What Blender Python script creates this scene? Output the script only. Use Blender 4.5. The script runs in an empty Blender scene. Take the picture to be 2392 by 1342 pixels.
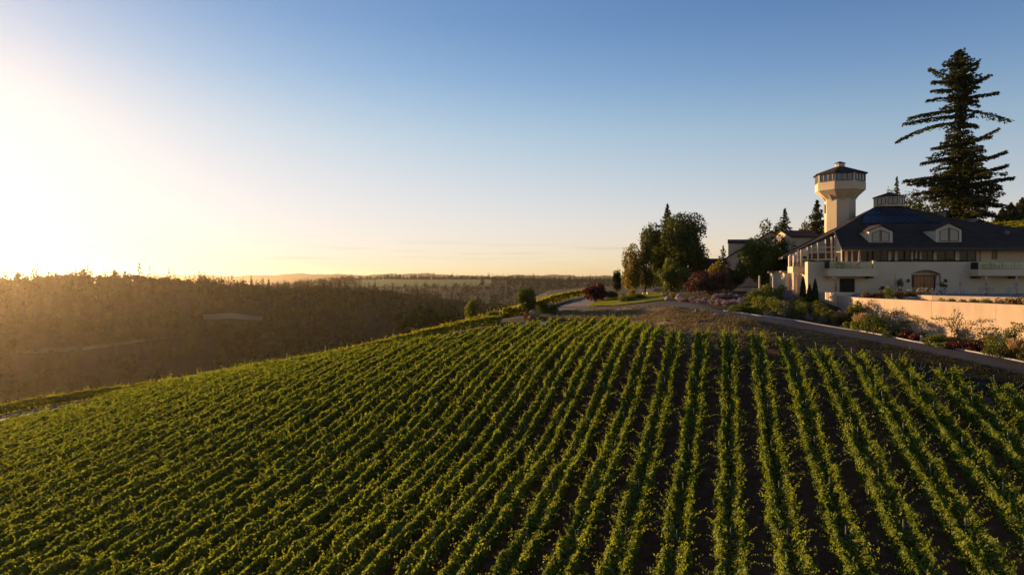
import bpy, math, random
import numpy as np
from mathutils import Vector, Matrix

R = math.radians
scene = bpy.context.scene
col = scene.collection
F = 1600.0; CX = 1196.0; HY = 650.0          # the photograph's focal length, centre and horizon in its own pixels

# ------------------------------------------------------------------ camera
cam_d = bpy.data.cameras.new('camera'); cam_d.sensor_width = 36.0; cam_d.lens = 36.0 * F / 2392.0
cam_d.shift_y = -(671.0 - HY) / 2392.0
cam_d.clip_start = 0.5; cam_d.clip_end = 30000
cam = bpy.data.objects.new('camera', cam_d); col.objects.link(cam)
cam.location = (0, 0, 0); cam.rotation_euler = (R(90), 0, 0)
scene.camera = cam

# ------------------------------------------------------------------ sky, sun, exposure
SUN_AZ = -46.0; SUN_EL = 7.5                  # degrees from straight ahead (minus = left) and above the horizon
SUN_STRENGTH = 5.0; SKY_STRENGTH = 0.074; EXPOSURE = 1.25
HAZE_DENSITY = 0.000042; HAZE_G = 0.82
world = bpy.data.worlds.new('World'); scene.world = world; world.use_nodes = True
wn = world.node_tree.nodes; wl = world.node_tree.links
for n in list(wn): wn.remove(n)
w_out = wn.new('ShaderNodeOutputWorld'); w_bg = wn.new('ShaderNodeBackground')
sky = wn.new('ShaderNodeTexSky'); sky.sky_type = 'NISHITA'; sky.sun_disc = False
sky.sun_elevation = R(SUN_EL); sky.sun_rotation = R(SUN_AZ)
sky.altitude = 200; sky.air_density = 1.0; sky.dust_density = 0.42; sky.ozone_density = 2.0
w_bg.inputs['Strength'].default_value = SKY_STRENGTH
def wmath(op, a, b=None, c=None):
    n = wn.new('ShaderNodeMath'); n.operation = op
    for i, v in enumerate((a, b, c)):
        if v is None: continue
        if isinstance(v, (int, float)): n.inputs[i].default_value = v
        else: wl.new(v, n.inputs[i])
    return n.outputs[0]
def wmul(a, b):
    n = wn.new('ShaderNodeMix'); n.data_type = 'RGBA'; n.blend_type = 'MULTIPLY'; n.inputs[0].default_value = 1.0; wl.new(a, n.inputs[6]); wl.new(b, n.inputs[7]); return n.outputs[2]
w_tc = wn.new('ShaderNodeTexCoord'); w_sx = wn.new('ShaderNodeSeparateXYZ'); wl.new(w_tc.outputs['Generated'], w_sx.inputs[0])
w_rp = wn.new('ShaderNodeValToRGB'); we = w_rp.color_ramp.elements                # evening sky: rosy low down, deep blue high up
while len(we) < 6: we.new(0.5)
for e, (p, c) in zip(we, [(0.0, (0.444, 0.262, 0.258, 1)), (0.10, (0.330, 0.255, 0.280, 1)), (0.20, (0.255, 0.238, 0.268, 1)), (0.28, (0.176, 0.188, 0.250, 1)), (0.35, (0.136, 0.156, 0.222, 1)), (0.44, (0.130, 0.150, 0.218, 1))]): e.position = p; e.color = c
wl.new(w_sx.outputs['Z'], w_rp.inputs['Fac'])
w_az = wmath('DIVIDE', w_sx.outputs['X'], wmath('MAXIMUM', w_sx.outputs['Y'], 0.05))
w_cv = wn.new('ShaderNodeCombineXYZ'); wl.new(wmath('MULTIPLY', w_az, 5.0), w_cv.inputs[0]); wl.new(wmath('MULTIPLY', w_sx.outputs['Z'], 130.0), w_cv.inputs[1])
w_nz = wn.new('ShaderNodeTexNoise'); w_nz.inputs['Scale'].default_value = 1.0; w_nz.inputs['Detail'].default_value = 4; wl.new(w_cv.outputs[0], w_nz.inputs['Vector'])
w_band = wmath('MULTIPLY', wmath('SMOOTHSTEP' if False else 'MAXIMUM', wmath('SUBTRACT', w_nz.outputs['Fac'], 0.52), 0.0), wmath('MAXIMUM', wmath('SUBTRACT', 1.0, wmath('ABSOLUTE', wmath('MULTIPLY', wmath('SUBTRACT', w_sx.outputs['Z'], 0.036), 45.0))), 0.0))
w_cld = wmath('SUBTRACT', 1.0, wmath('MULTIPLY', w_band, 1.2))                     # thin streaks of cloud low over the horizon
w_sp = wn.new('ShaderNodeSeparateColor'); wl.new(wmul(sky.outputs['Color'], w_rp.outputs['Color']), w_sp.inputs[0]); w_kc = wn.new('ShaderNodeCombineColor')
for i in range(3):                                                                # soft shoulder, so that the glare round the sun bleaches instead of clipping
    x = w_sp.outputs[i]; y = wmath('DIVIDE', x, wmath('SQRT', wmath('ADD', 1.0, wmath('MULTIPLY', x, x))))
    wl.new(wmath('MULTIPLY', wmath('MULTIPLY', y, w_cld), 1.0 / (SKY_STRENGTH * 2 ** EXPOSURE)), w_kc.inputs[i])
wl.new(w_kc.outputs[0], w_bg.inputs['Color']); wl.new(w_bg.outputs[0], w_out.inputs['Surface'])
sun_d = bpy.data.lights.new('sun', 'SUN'); sun_d.energy = SUN_STRENGTH; sun_d.angle = R(0.5); sun_d.color = (1.0, 0.66, 0.33)
sun = bpy.data.objects.new('sun', sun_d); col.objects.link(sun)
TO_SUN = Vector((math.sin(R(SUN_AZ)) * math.cos(R(SUN_EL)), math.cos(R(SUN_AZ)) * math.cos(R(SUN_EL)), math.sin(R(SUN_EL))))
sun.rotation_euler = TO_SUN.to_track_quat('Z', 'Y').to_euler(); sun.location = (-60, 60, 60)
vs = scene.view_settings; vs.view_transform = 'Standard'; vs.look = 'None'; vs.gamma = 1.0; vs.exposure = EXPOSURE
vs.use_curve_mapping = False
cy = scene.cycles; cy.use_denoising = True; cy.max_bounces = 6; cy.diffuse_bounces = 3; cy.transmission_bounces = 4
cy.transparent_max_bounces = 6; cy.volume_bounces = 0; cy.sample_clamp_indirect = 8.0; cy.caustics_reflective = False; cy.caustics_refractive = False

# ------------------------------------------------------------------ materials
def new_mat(name):
    m = bpy.data.materials.new(name); m.use_nodes = True
    nt = m.node_tree
    for n in list(nt.nodes): nt.nodes.remove(n)
    return m, nt.nodes, nt.links, nt.nodes.new('ShaderNodeOutputMaterial')

def c4(c): return (c[0], c[1], c[2], 1.0)

def surf(name, a, b=None, scale=3.0, rough=0.8, bump=0.0, bscale=None, spec=0.3, metallic=0.0, stretch=(1, 1, 1), detail=6, lo=0.35, hi=0.65):
    """two colours mixed by noise over the surface, a Principled surface and some bump"""
    m, N, L, out = new_mat(name)
    p = N.new('ShaderNodeBsdfPrincipled'); p.inputs['Roughness'].default_value = rough; p.inputs['Metallic'].default_value = metallic
    p.inputs['Specular IOR Level'].default_value = spec
    tc = N.new('ShaderNodeTexCoord'); mp = N.new('ShaderNodeMapping'); mp.inputs['Scale'].default_value = stretch
    L.new(tc.outputs['Object'], mp.inputs['Vector'])
    nz = N.new('ShaderNodeTexNoise'); nz.inputs['Scale'].default_value = scale; nz.inputs['Detail'].default_value = detail; nz.inputs['Roughness'].default_value = 0.6
    L.new(mp.outputs[0], nz.inputs['Vector'])
    rp = N.new('ShaderNodeValToRGB'); rp.color_ramp.elements[0].position = lo; rp.color_ramp.elements[1].position = hi
    rp.color_ramp.elements[0].color = c4(a); rp.color_ramp.elements[1].color = c4(b or a)
    L.new(nz.outputs['Fac'], rp.inputs['Fac']); L.new(rp.outputs['Color'], p.inputs['Base Color'])
    if bump:
        n2 = N.new('ShaderNodeTexNoise'); n2.inputs['Scale'].default_value = bscale or scale * 4; n2.inputs['Detail'].default_value = 5
        L.new(mp.outputs[0], n2.inputs['Vector'])
        bp = N.new('ShaderNodeBump'); bp.inputs['Strength'].default_value = 1.0; bp.inputs['Distance'].default_value = bump
        L.new(n2.outputs['Fac'], bp.inputs['Height']); L.new(bp.outputs[0], p.inputs['Normal'])
    L.new(p.outputs[0], out.inputs['Surface'])
    return m

def leafmat(name, cols, trans=0.42, patch=0.5, gloss=0.012, trans_tint=(1.25, 1.15, 0.5), isl=0.62):
    """leaves: every leaf its own shade, part of the light goes through"""
    m, N, L, out = new_mat(name)
    ge = N.new('ShaderNodeNewGeometry'); tc = N.new('ShaderNodeTexCoord')
    nz = N.new('ShaderNodeTexNoise'); nz.inputs['Scale'].default_value = patch; nz.inputs['Detail'].default_value = 2
    L.new(tc.outputs['Object'], nz.inputs['Vector'])
    mx = N.new('ShaderNodeMath'); mx.operation = 'MULTIPLY_ADD'; mx.inputs[1].default_value = isl
    a2 = N.new('ShaderNodeMath'); a2.operation = 'MULTIPLY'; a2.inputs[1].default_value = 1.0 - isl
    L.new(nz.outputs['Fac'], a2.inputs[0]); L.new(ge.outputs['Random Per Island'], mx.inputs[0]); L.new(a2.outputs[0], mx.inputs[2])
    rp = N.new('ShaderNodeValToRGB'); els = rp.color_ramp.elements
    while len(els) < len(cols): els.new(0.5)
    for i, c in enumerate(cols):
        els[i].position = 0.12 + 0.76 * i / max(1, len(cols) - 1); els[i].color = c4(c)
    L.new(mx.outputs[0], rp.inputs['Fac'])
    d = N.new('ShaderNodeBsdfDiffuse'); t = N.new('ShaderNodeBsdfTranslucent'); g = N.new('ShaderNodeBsdfGlossy'); g.inputs['Roughness'].default_value = 0.45
    g.inputs['Color'].default_value = (1, 1, 1, 1)
    ml = N.new('ShaderNodeMix'); ml.data_type = 'RGBA'; ml.blend_type = 'MULTIPLY'; ml.inputs[0].default_value = 1.0
    ml.inputs[7].default_value = c4(trans_tint)
    L.new(rp.outputs['Color'], ml.inputs[6]); L.new(rp.outputs['Color'], d.inputs['Color']); L.new(ml.outputs[2], t.inputs['Color'])
    m1 = N.new('ShaderNodeMixShader'); m1.inputs[0].default_value = trans; L.new(d.outputs[0], m1.inputs[1]); L.new(t.outputs[0], m1.inputs[2])
    m2 = N.new('ShaderNodeMixShader'); m2.inputs[0].default_value = gloss; L.new(m1.outputs[0], m2.inputs[1]); L.new(g.outputs[0], m2.inputs[2])
    L.new(m2.outputs[0], out.inputs['Surface'])
    return m

M = {}
M['ground'] = surf('ground_cover', (0.026, 0.022, 0.010), (0.05, 0.038, 0.018), 0.25, 0.95, 0.05, 2.0, 0.1)
M['soil'] = surf('tilled_soil', (0.135, 0.056, 0.026), (0.23, 0.105, 0.052), 1.3, 0.95, 0.06, 6.0, 0.1)
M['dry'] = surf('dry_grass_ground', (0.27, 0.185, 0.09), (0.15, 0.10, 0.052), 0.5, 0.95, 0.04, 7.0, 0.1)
def dull_shade_downhill(m, y0, y1, c):
    """verge straw-coloured on the crest; dull grass and painted shade lower down the drive"""
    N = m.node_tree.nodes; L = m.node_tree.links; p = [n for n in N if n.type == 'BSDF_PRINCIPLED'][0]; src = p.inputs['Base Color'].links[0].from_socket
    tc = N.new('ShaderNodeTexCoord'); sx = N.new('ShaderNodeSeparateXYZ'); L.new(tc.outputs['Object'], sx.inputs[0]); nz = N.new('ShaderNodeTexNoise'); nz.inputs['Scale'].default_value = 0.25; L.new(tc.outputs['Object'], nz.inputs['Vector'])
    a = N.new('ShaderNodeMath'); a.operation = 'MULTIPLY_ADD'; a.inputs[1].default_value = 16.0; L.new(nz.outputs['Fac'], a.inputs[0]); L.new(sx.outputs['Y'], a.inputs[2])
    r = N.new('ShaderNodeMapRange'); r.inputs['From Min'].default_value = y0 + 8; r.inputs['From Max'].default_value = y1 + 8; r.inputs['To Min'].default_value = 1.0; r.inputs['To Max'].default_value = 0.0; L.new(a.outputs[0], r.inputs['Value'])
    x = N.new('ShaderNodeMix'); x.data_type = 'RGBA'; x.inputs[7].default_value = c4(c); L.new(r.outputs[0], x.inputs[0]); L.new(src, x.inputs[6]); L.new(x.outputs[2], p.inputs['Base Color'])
dull_shade_downhill(M['dry'], 60, 76, (0.045, 0.036, 0.022))  # shade on the lower verge goes into its ground colour
M['drytuft'] = leafmat('dry_grass_blades', [(0.12, 0.09, 0.045), (0.20, 0.15, 0.075), (0.30, 0.22, 0.11)], 0.3, 0.4, 0.0, (1, 0.95, 0.8))
M['lawn'] = surf('lawn_grass', (0.12, 0.13, 0.020), (0.19, 0.175, 0.03), 0.6, 0.9, 0.03, 25.0, 0.1)
M['lawnblade'] = leafmat('lawn_blades', [(0.10, 0.13, 0.018), (0.16, 0.18, 0.025), (0.22, 0.21, 0.035)], 0.5, 0.5, 0.0)
M['asphalt'] = surf('asphalt', (0.030, 0.026, 0.025), (0.044, 0.039, 0.037), 0.8, 0.85, 0.004, 60.0, 0.3)
M['gravel'] = surf('gravel_drive', (0.15, 0.12, 0.105), (0.085, 0.072, 0.068), 1.2, 0.9, 0.01, 20, 0.2)
M['kerb'] = surf('kerb_concrete', (0.42, 0.38, 0.33), (0.32, 0.29, 0.25), 2.0, 0.85, 0.004, 20)
M['mulch'] = surf('bark_mulch', (0.085, 0.036, 0.022), (0.045, 0.022, 0.015), 2.5, 0.95, 0.05, 12, 0.1)
M['path'] = surf('dirt_path', (0.30, 0.24, 0.19), (0.20, 0.15, 0.11), 1.2, 0.95, 0.02, 9, 0.1)
M['meadow'] = surf('dry_meadow', (0.22, 0.16, 0.07), (0.13, 0.11, 0.045), 0.03, 0.95, 0, None, 0.1)
M['farvine'] = surf('far_vineyard_ground', (0.05, 0.085, 0.012), (0.085, 0.11, 0.018), 0.02, 0.95, 0, None, 0.1, stretch=(1, 6, 1))
M['stucco'] = surf('cream_stucco', (0.58, 0.445, 0.29), (0.51, 0.385, 0.245), 0.35, 0.85, 0.006, 30, 0.2)
M['stucco_wall'] = surf('retaining_wall_stucco', (0.45, 0.325, 0.22), (0.335, 0.24, 0.165), 0.7, 0.88, 0.010, 14, 0.2, stretch=(1, 1, 0.25), lo=0.3, hi=0.75)
M['trim'] = surf('cream_trim', (0.55, 0.44, 0.32), (0.49, 0.385, 0.28), 2.0, 0.6, 0.002, 30)
M['roof'] = surf('slate_roof', (0.036, 0.026, 0.020), (0.060, 0.046, 0.037), 1.2, 0.95, 0.012, 9, 0.06, stretch=(1, 1, 3))
M['fascia'] = surf('dark_fascia', (0.035, 0.026, 0.022), (0.05, 0.037, 0.03), 2.0, 0.6)
M['wood'] = surf('weathered_wood', (0.20, 0.145, 0.10), (0.12, 0.085, 0.06), 4.0, 0.8, 0.004, 30, 0.2, stretch=(1, 1, 0.2))
M['doorwood'] = surf('stained_door_wood', (0.40, 0.16, 0.045), (0.28, 0.105, 0.03), 3.0, 0.5, 0.003, 20, 0.4, stretch=(3, 3, 0.6))
M['frame'] = surf('dark_window_frame', (0.03, 0.028, 0.03), (0.04, 0.037, 0.037), 2.0, 0.5)
M['post'] = surf('weathered_post', (0.16, 0.14, 0.12), (0.10, 0.09, 0.08), 5.0, 0.8)
M['metal'] = surf('grey_metal', (0.12, 0.12, 0.125), (0.09, 0.09, 0.095), 3.0, 0.5, 0, None, 0.4, 0.5)
M['iron'] = surf('dark_iron', (0.02, 0.02, 0.022), (0.03, 0.03, 0.03), 5.0, 0.5)
M['panel'] = surf('solar_cells', (0.008, 0.010, 0.020), (0.013, 0.016, 0.030), 6.0, 0.35, 0, None, 0.2)
M['white'] = surf('white_paint', (0.55, 0.47, 0.38), (0.46, 0.39, 0.31), 5.0, 0.6)
M['blue'] = surf('blue_paint', (0.045, 0.09, 0.21), (0.035, 0.07, 0.16), 5.0, 0.6)
M['canvas'] = surf('umbrella_canvas', (0.52, 0.38, 0.29), (0.42, 0.30, 0.23), 3.0, 0.9, 0.01, 12)
M['stone'] = surf('garden_stone', (0.34, 0.27, 0.21), (0.22, 0.17, 0.13), 4.0, 0.9, 0.03, 8)
M['patio'] = surf('patio_paving', (0.26, 0.21, 0.17), (0.20, 0.16, 0.13), 1.5, 0.85, 0.004, 12)
M['bark'] = surf('bark', (0.075, 0.052, 0.036), (0.040, 0.028, 0.020), 2.5, 0.95, 0.04, 10, 0.1, stretch=(3, 3, 0.5))
M['interior'] = surf('dark_interior', (0.030, 0.022, 0.016), (0.016, 0.012, 0.010), 1.0, 0.9)
M['cushion'] = surf('charcoal_cushion', (0.025, 0.025, 0.028), (0.035, 0.035, 0.038), 5, 0.9)
M['terracotta'] = surf('terracotta', (0.28, 0.11, 0.06), (0.20, 0.08, 0.045), 4, 0.85)
M['hill'] = surf('far_hill', (0.06, 0.065, 0.04), (0.09, 0.085, 0.05), 0.002, 0.95, 0, None, 0.05)

def glass_mat(name, c, sp):
    m, N, L, out = new_mat(name)
    p = N.new('ShaderNodeBsdfPrincipled'); p.inputs['Base Color'].default_value = c4(c); p.inputs['Roughness'].default_value = 0.06
    p.inputs['Specular IOR Level'].default_value = sp
    tc = N.new('ShaderNodeTexCoord'); nz = N.new('ShaderNodeTexNoise'); nz.inputs['Scale'].default_value = 1.1; L.new(tc.outputs['Object'], nz.inputs['Vector'])
    bp = N.new('ShaderNodeBump'); bp.inputs['Distance'].default_value = 0.02; bp.inputs['Strength'].default_value = 0.6; L.new(nz.outputs['Fac'], bp.inputs['Height']); L.new(bp.outputs[0], p.inputs['Normal'])
    L.new(p.outputs[0], out.inputs['Surface']); return m
M['glass'] = glass_mat('window_glass', (0.02, 0.018, 0.015), 0.9)
M['glass_gold'] = glass_mat('painted_reflection_glass', (0.16, 0.11, 0.012), 0.15)  # a yellow tree's reflection put into the base colour
M['glass_dark'] = glass_mat('shaded_window_glass', (0.020, 0.014, 0.009), 0.22)
def rail_glass():
    m, N, L, out = new_mat('railing_glass')
    t = N.new('ShaderNodeBsdfTransparent'); t.inputs['Color'].default_value = (0.72, 0.80, 0.78, 1)
    g = N.new('ShaderNodeBsdfGlossy'); g.inputs['Roughness'].default_value = 0.05; fr = N.new('ShaderNodeFresnel'); fr.inputs['IOR'].default_value = 1.5
    nz = N.new('ShaderNodeTexNoise'); nz.inputs['Scale'].default_value = 2.0
    bp = N.new('ShaderNodeBump'); bp.inputs['Distance'].default_value = 0.004; L.new(nz.outputs['Fac'], bp.inputs['Height']); L.new(bp.outputs[0], g.inputs['Normal'])
    mx = N.new('ShaderNodeMixShader'); L.new(fr.outputs[0], mx.inputs[0]); L.new(t.outputs[0], mx.inputs[1]); L.new(g.outputs[0], mx.inputs[2])
    L.new(mx.outputs[0], out.inputs['Surface']); return m
M['railglass'] = rail_glass()
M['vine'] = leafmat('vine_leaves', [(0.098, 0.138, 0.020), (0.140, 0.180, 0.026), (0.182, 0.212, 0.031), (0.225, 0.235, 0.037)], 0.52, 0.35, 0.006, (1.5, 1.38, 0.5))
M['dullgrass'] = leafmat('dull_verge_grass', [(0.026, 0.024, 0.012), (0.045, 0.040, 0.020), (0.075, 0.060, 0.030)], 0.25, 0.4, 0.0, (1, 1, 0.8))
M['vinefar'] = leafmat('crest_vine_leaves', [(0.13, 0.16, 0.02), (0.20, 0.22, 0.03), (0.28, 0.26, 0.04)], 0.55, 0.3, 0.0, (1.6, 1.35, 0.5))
M['oak'] = leafmat('oak_leaves', [(0.034, 0.050, 0.011), (0.060, 0.076, 0.016), (0.095, 0.102, 0.022)], 0.34, 0.25)
M['lime'] = leafmat('bright_tree_leaves', [(0.055, 0.075, 0.012), (0.095, 0.115, 0.018), (0.15, 0.15, 0.024)], 0.38, 0.3)
M['gold'] = leafmat('golden_leaves', [(0.10, 0.085, 0.014), (0.17, 0.135, 0.022), (0.24, 0.175, 0.028)], 0.45, 0.3)
M['olive'] = leafmat('olive_leaves', [(0.05, 0.050, 0.014), (0.085, 0.075, 0.020), (0.12, 0.10, 0.026)], 0.35, 0.3)
M['fir'] = leafmat('fir_needles', [(0.026, 0.032, 0.012), (0.048, 0.052, 0.018), (0.080, 0.074, 0.024)], 0.22, 0.2, 0.0)
M['cypress'] = leafmat('cypress_needles', [(0.018, 0.026, 0.010), (0.030, 0.040, 0.013), (0.046, 0.054, 0.016)], 0.2, 0.6, 0.0)
M['smoke'] = leafmat('purple_smoke_leaves', [(0.045, 0.022, 0.012), (0.075, 0.036, 0.018), (0.11, 0.052, 0.024)], 0.3, 0.5, 0.02, (1.2, 0.8, 0.6))
M['maple'] = leafmat('red_maple_leaves', [(0.035, 0.008, 0.006), (0.070, 0.013, 0.009), (0.11, 0.024, 0.013)], 0.35, 0.6, 0.02, (1.3, 0.7, 0.6))
M['barberry'] = leafmat('barberry_leaves', [(0.055, 0.012, 0.008), (0.095, 0.020, 0.012), (0.13, 0.035, 0.016)], 0.3, 0.8, 0.02, (1.2, 0.8, 0.6))
M['lavender'] = leafmat('lavender_sprigs', [(0.17, 0.13, 0.13), (0.27, 0.20, 0.20), (0.36, 0.27, 0.26)], 0.3, 0.8, 0.0, (1, 0.95, 0.95))
M['feather'] = leafmat('feather_grass', [(0.13, 0.12, 0.03), (0.22, 0.15, 0.05), (0.32, 0.20, 0.08)], 0.4, 0.8, 0.0, (1.1, 1, 0.8))
M['plume'] = leafmat('feather_plumes', [(0.28, 0.20, 0.09), (0.36, 0.25, 0.12), (0.42, 0.30, 0.16)], 0.4, 0.8, 0.0, (1.1, 1, 0.8))
M['shrub'] = leafmat('shrub_leaves', [(0.045, 0.060, 0.010), (0.080, 0.095, 0.016), (0.120, 0.125, 0.022)], 0.4, 0.8)
M['bright_shrub'] = leafmat('bright_shrub_leaves', [(0.085, 0.105, 0.016), (0.14, 0.155, 0.024), (0.20, 0.20, 0.03)], 0.42, 0.8)
M['silver'] = leafmat('silver_leaves', [(0.10, 0.10, 0.06), (0.16, 0.155, 0.09), (0.22, 0.20, 0.13)], 0.3, 0.8, 0.02, (1, 1, 0.9))
M['rust'] = leafmat('rusty_plants', [(0.07, 0.05, 0.015), (0.12, 0.065, 0.02), (0.15, 0.10, 0.03)], 0.35, 0.8)
M['flower'] = leafmat('white_flowers', [(0.5, 0.47, 0.42), (0.6, 0.57, 0.52)], 0.3, 0.8, 0.0, (1, 1, 1))
M['redflower'] = leafmat('red_flowers', [(0.30, 0.03, 0.03), (0.4, 0.06, 0.05)], 0.3, 0.8, 0.0, (1, 1, 1))
M['forest'] = leafmat('forest_leaves', [(0.012, 0.020, 0.006), (0.040, 0.052, 0.013), (0.088, 0.088, 0.021)], 0.12, 0.07, 0.0, isl=0.12)
M['conif_far'] = leafmat('far_conifer_needles', [(0.012, 0.015, 0.007), (0.022, 0.024, 0.010), (0.036, 0.034, 0.013)], 0.1, 0.05, 0.0, isl=0.25)

# ------------------------------------------------------------------ the lie of the land
CP = [(10.9, 26.1, -12.73), (22.8, 64.2, -6.66), (15.6, 25.4, -12.79), (22.7, 47.9, -9.09), (17.8, 32.4, -11.81), (25.8, 57.7, -7.44), (28.9, 51.6,
      -7.5), (26.1, 43, -8.96), (22.3, 30.8, -11.11), (31.7, 44.6, -7.95), (30.6, 41.2, -9.41), (27.2, 54.3, -7.28), (21.8, 37.2, -10.32), (18.9, 27.9,
      -12.06), (24.5, 61.5, -6.69), (20, 47.3, -9.01), (17.5, 39.4, -11.11), (13.4, 26.3, -12.51), (17.7, 63.8, -6.51), (13.9, 51.6, -9.65), (10.7, 41.4,
      -12.18), (7.8, 32.2, -13.41), (15, 63.1, -6.35), (11.9, 53.2, -9.33), (8.2, 41.5, -12.21), (5.6, 33.3, -13.21), (14.4, 69.2, -6.26), (9.8, 54.5,
      -9.68), (5.9, 42, -11.88), (3.2, 33.6, -13.91), (14.4, 77.3, -6.39), (7.1, 54, -10.02), (1.4, 35.7, -13.85), (13.9, 83.4, -6.07), (2.4, 47.1, -12.91),
      (-1, 36, -13.96), (-3.4, 36.3, -14.07), (12.9, 88.3, -6.1), (-5.7, 37.1, -14.32), (10.6, 89, -6.08), (-7.6, 38.8, -14.91), (8.7, 90.7, -6.27), (-12.1,
      40.5, -15.47), (-19, 42.5, -16.13), (-35.2, 94.4, -13.18), (-19.5, 90, -10.29), (-10.9, 89, -8.8), (-5.3, 89, -7.86), (0.2, 89, -7.13), (37.4, 50,
      -6.94), (36.4, 58, -6.16), (33.2, 66, -5.4), (29.8, 73, -4.74), (25.2, 80, -4.15), (21.7, 86, -3.66), (17.7, 93, -3.66), (12.8, 100, -4.12), (8.1,
      104, -4.68), (43.4, 58, -5.98), (41.4, 66, -5.69), (41.2, 88, -4.24), (30.5, 77, -4.43), (26.1, 92, -3.34), (36.6, 97, -1.58), (38.7, 106, -1.13),
      (16.8, 106, -3.51), (24, 115, -2.73), (30.4, 130, -2.6), (13.8, 113, -3.74), (15.4, 150, -3.75), (3.4, 122, -5.49), (-4.3, 104, -6.63), (10.5, 125,
      -3.91), (41.1, 99, -2.48), (32.8, 104, -1.95), (3.3, 99, -5.44), (45, 100, -3.2), (60, 100, -3.2), (80, 100, -3), (50, 115, -2.5), (70, 120, -2), (90,
      120, -1), (45, 85, -3.8), (60, 75, -4.2), (90, 70, -4.5), (90, 90, -3.5), (20, 160, -3.2), (50, 160, -1.6), (90, 160, 2), (120, 200, 12.5), (150, 200,
      15.5), (140, 165, 11.5), (128, 180, 12.6), (60, 200, -1.5), (10, 200, -4), (120, 120, 2), (80, 40, -9), (60, 30, -10), (40, 10, -13), (0, 5, -19), (-40, 20, -21), (-80,
      60, -24), (-80, 100, -23), (-40, 0, -25), (-30, 125, -18), (-10, 120, -12), (-60, 120, -23), (0, 150, -8), (40.5, 72, -5.8), (41.2, 80, -5.6), (-68.8,
      92, -18.57), (-62.2, 92, -17.36), (-56.1, 93, -16.45), (-73.3, 98.5, -19.9), (-59, 99, -17.6), (-59.8, 80, -17.9)]

CP = np.array(CP)
def tps_k(r2): return 0.5 * r2 * np.log(r2 + 1e-9)
_X = CP[:, :2] / 50.0; _n = len(_X)
_M = np.zeros((_n + 3, _n + 3)); _M[:_n, :_n] = tps_k(((_X[:, None] - _X[None]) ** 2).sum(2)) + 0.012 * np.eye(_n)
_Q = np.c_[np.ones(_n), _X]; _M[:_n, _n:] = _Q; _M[_n:, :_n] = _Q.T
_W = np.linalg.solve(_M, np.r_[CP[:, 2], 0, 0, 0])
def hill_h(x, y):
    q = np.stack([np.clip(x, -105, 175), np.clip(y, -10, 225)], 1) / 50.0
    out = np.empty(len(q))
    for i in range(0, len(q), 20000):
        b = q[i:i + 20000]
        out[i:i + 20000] = tps_k(((b[:, None] - _X[None]) ** 2).sum(2)) @ _W[:-3] + _W[-3] + b @ _W[-2:]
    return out
EDGE = np.array([(-400, -60), (-140, 66), (-66.7, 99), (-35, 105), (-18, 101), (-10, 103), (-6, 112), (3, 140), (9, 170), (14, 260), (40, 600)], float)
def outside(x, y):
    """metres beyond the brow of the hill (positive on the valley's side)"""
    p = np.stack([x, y], 1); best = np.full(len(p), 1e18); sg = np.zeros(len(p))
    for a, b in zip(EDGE[:-1], EDGE[1:]):
        d = b - a; t = np.clip(((p - a) @ d) / (d @ d), 0, 1); q = a + t[:, None] * d; r = ((p - q) ** 2).sum(1)
        cr = d[0] * (p[:, 1] - a[1]) - d[1] * (p[:, 0] - a[0])
        u = r < best; best[u] = r[u]; sg[u] = np.sign(cr[u])
    return np.sqrt(best) * sg
def far_h(x, y):
    D = np.hypot(x, y); az = np.clip(np.arctan2(x, np.maximum(y, -1e9)), -1.25, 1.25); px = CX + F * np.tan(az)
    zc = np.interp(px, [-3000, -800, 0, 200, 400, 520, 650, 760, 860, 950, 1050, 1150, 1300, 1500, 3000], [4, 2, -9, -7, -7, -10, -14, -17, -20, -25, -32, -38, -44, -40, -30])
    zp = np.interp(px, [-800, 600, 800, 900, 1150, 1300, 3000], [-40, -30, -6, -3.0, -4.0, -10, -10])
    lo = -84.0
    t = np.clip((D - 190) / 610.0, 0, 1); s1 = lo + (zc - lo) * (0.85 * t + 0.15 * t * t * (3 - 2 * t))
    s2 = np.interp(D, [800, 950, 1200, 1500, 1900, 2300, 3000, 5000, 12000], [0, 1, 1, 1, 1, 1, 1, 1, 1])
    m = np.clip((D - 800) / 200.0, 0, 1); m = m * m * (3 - 2 * m)
    back = np.where(D < 1500, -42 + (zp - 13 + 42) * np.clip((D - 1050) / 450, 0, 1), np.where(D < 1950, zp - 13 + 13 * np.clip((D - 1500) / 400, 0, 1), zp - 0.02 * np.clip(D - 1950, 0, 1500)))
    lump = 3.0 * np.sin(x * 0.013 + 1.3) * np.cos(y * 0.017) + 2.0 * np.sin(x * 0.031 - y * 0.023)
    lump = lump + 8.0 * np.sin(D * 0.0225 + 2.0 * np.sin(az * 4.0 + 0.6) + x * 0.005) * np.clip((D - 240) / 120, 0, 1) * np.clip((770 - D) / 150, 0, 1)
    return s1 * (1 - m) + back * m + lump * np.clip((D - 200) / 200, 0, 1) * np.clip((1000 - D) / 200, 0.15, 1)
def H(x, y):
    x = np.atleast_1d(np.asarray(x, float)); y = np.atleast_1d(np.asarray(y, float))
    sh = x.shape; x = x.ravel(); y = y.ravel()
    s = outside(x, y)
    h = hill_h(x, y) - 0.30 * np.maximum(s, 0) - 0.16 * np.maximum(y - 215, 0) - 0.10 * np.maximum(x - 180, 0)
    f = far_h(x, y)
    k = 5.0; d = h - f
    return (np.maximum(h, f) + k * 0.25 * np.maximum(1 - np.abs(d) / k, 0) ** 2).reshape(sh)
def h1(x, y): return float(H(x, y)[0])
_YS = np.concatenate([np.arange(14, 260, 0.4), np.geomspace(260, 9000, 500)])
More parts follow.
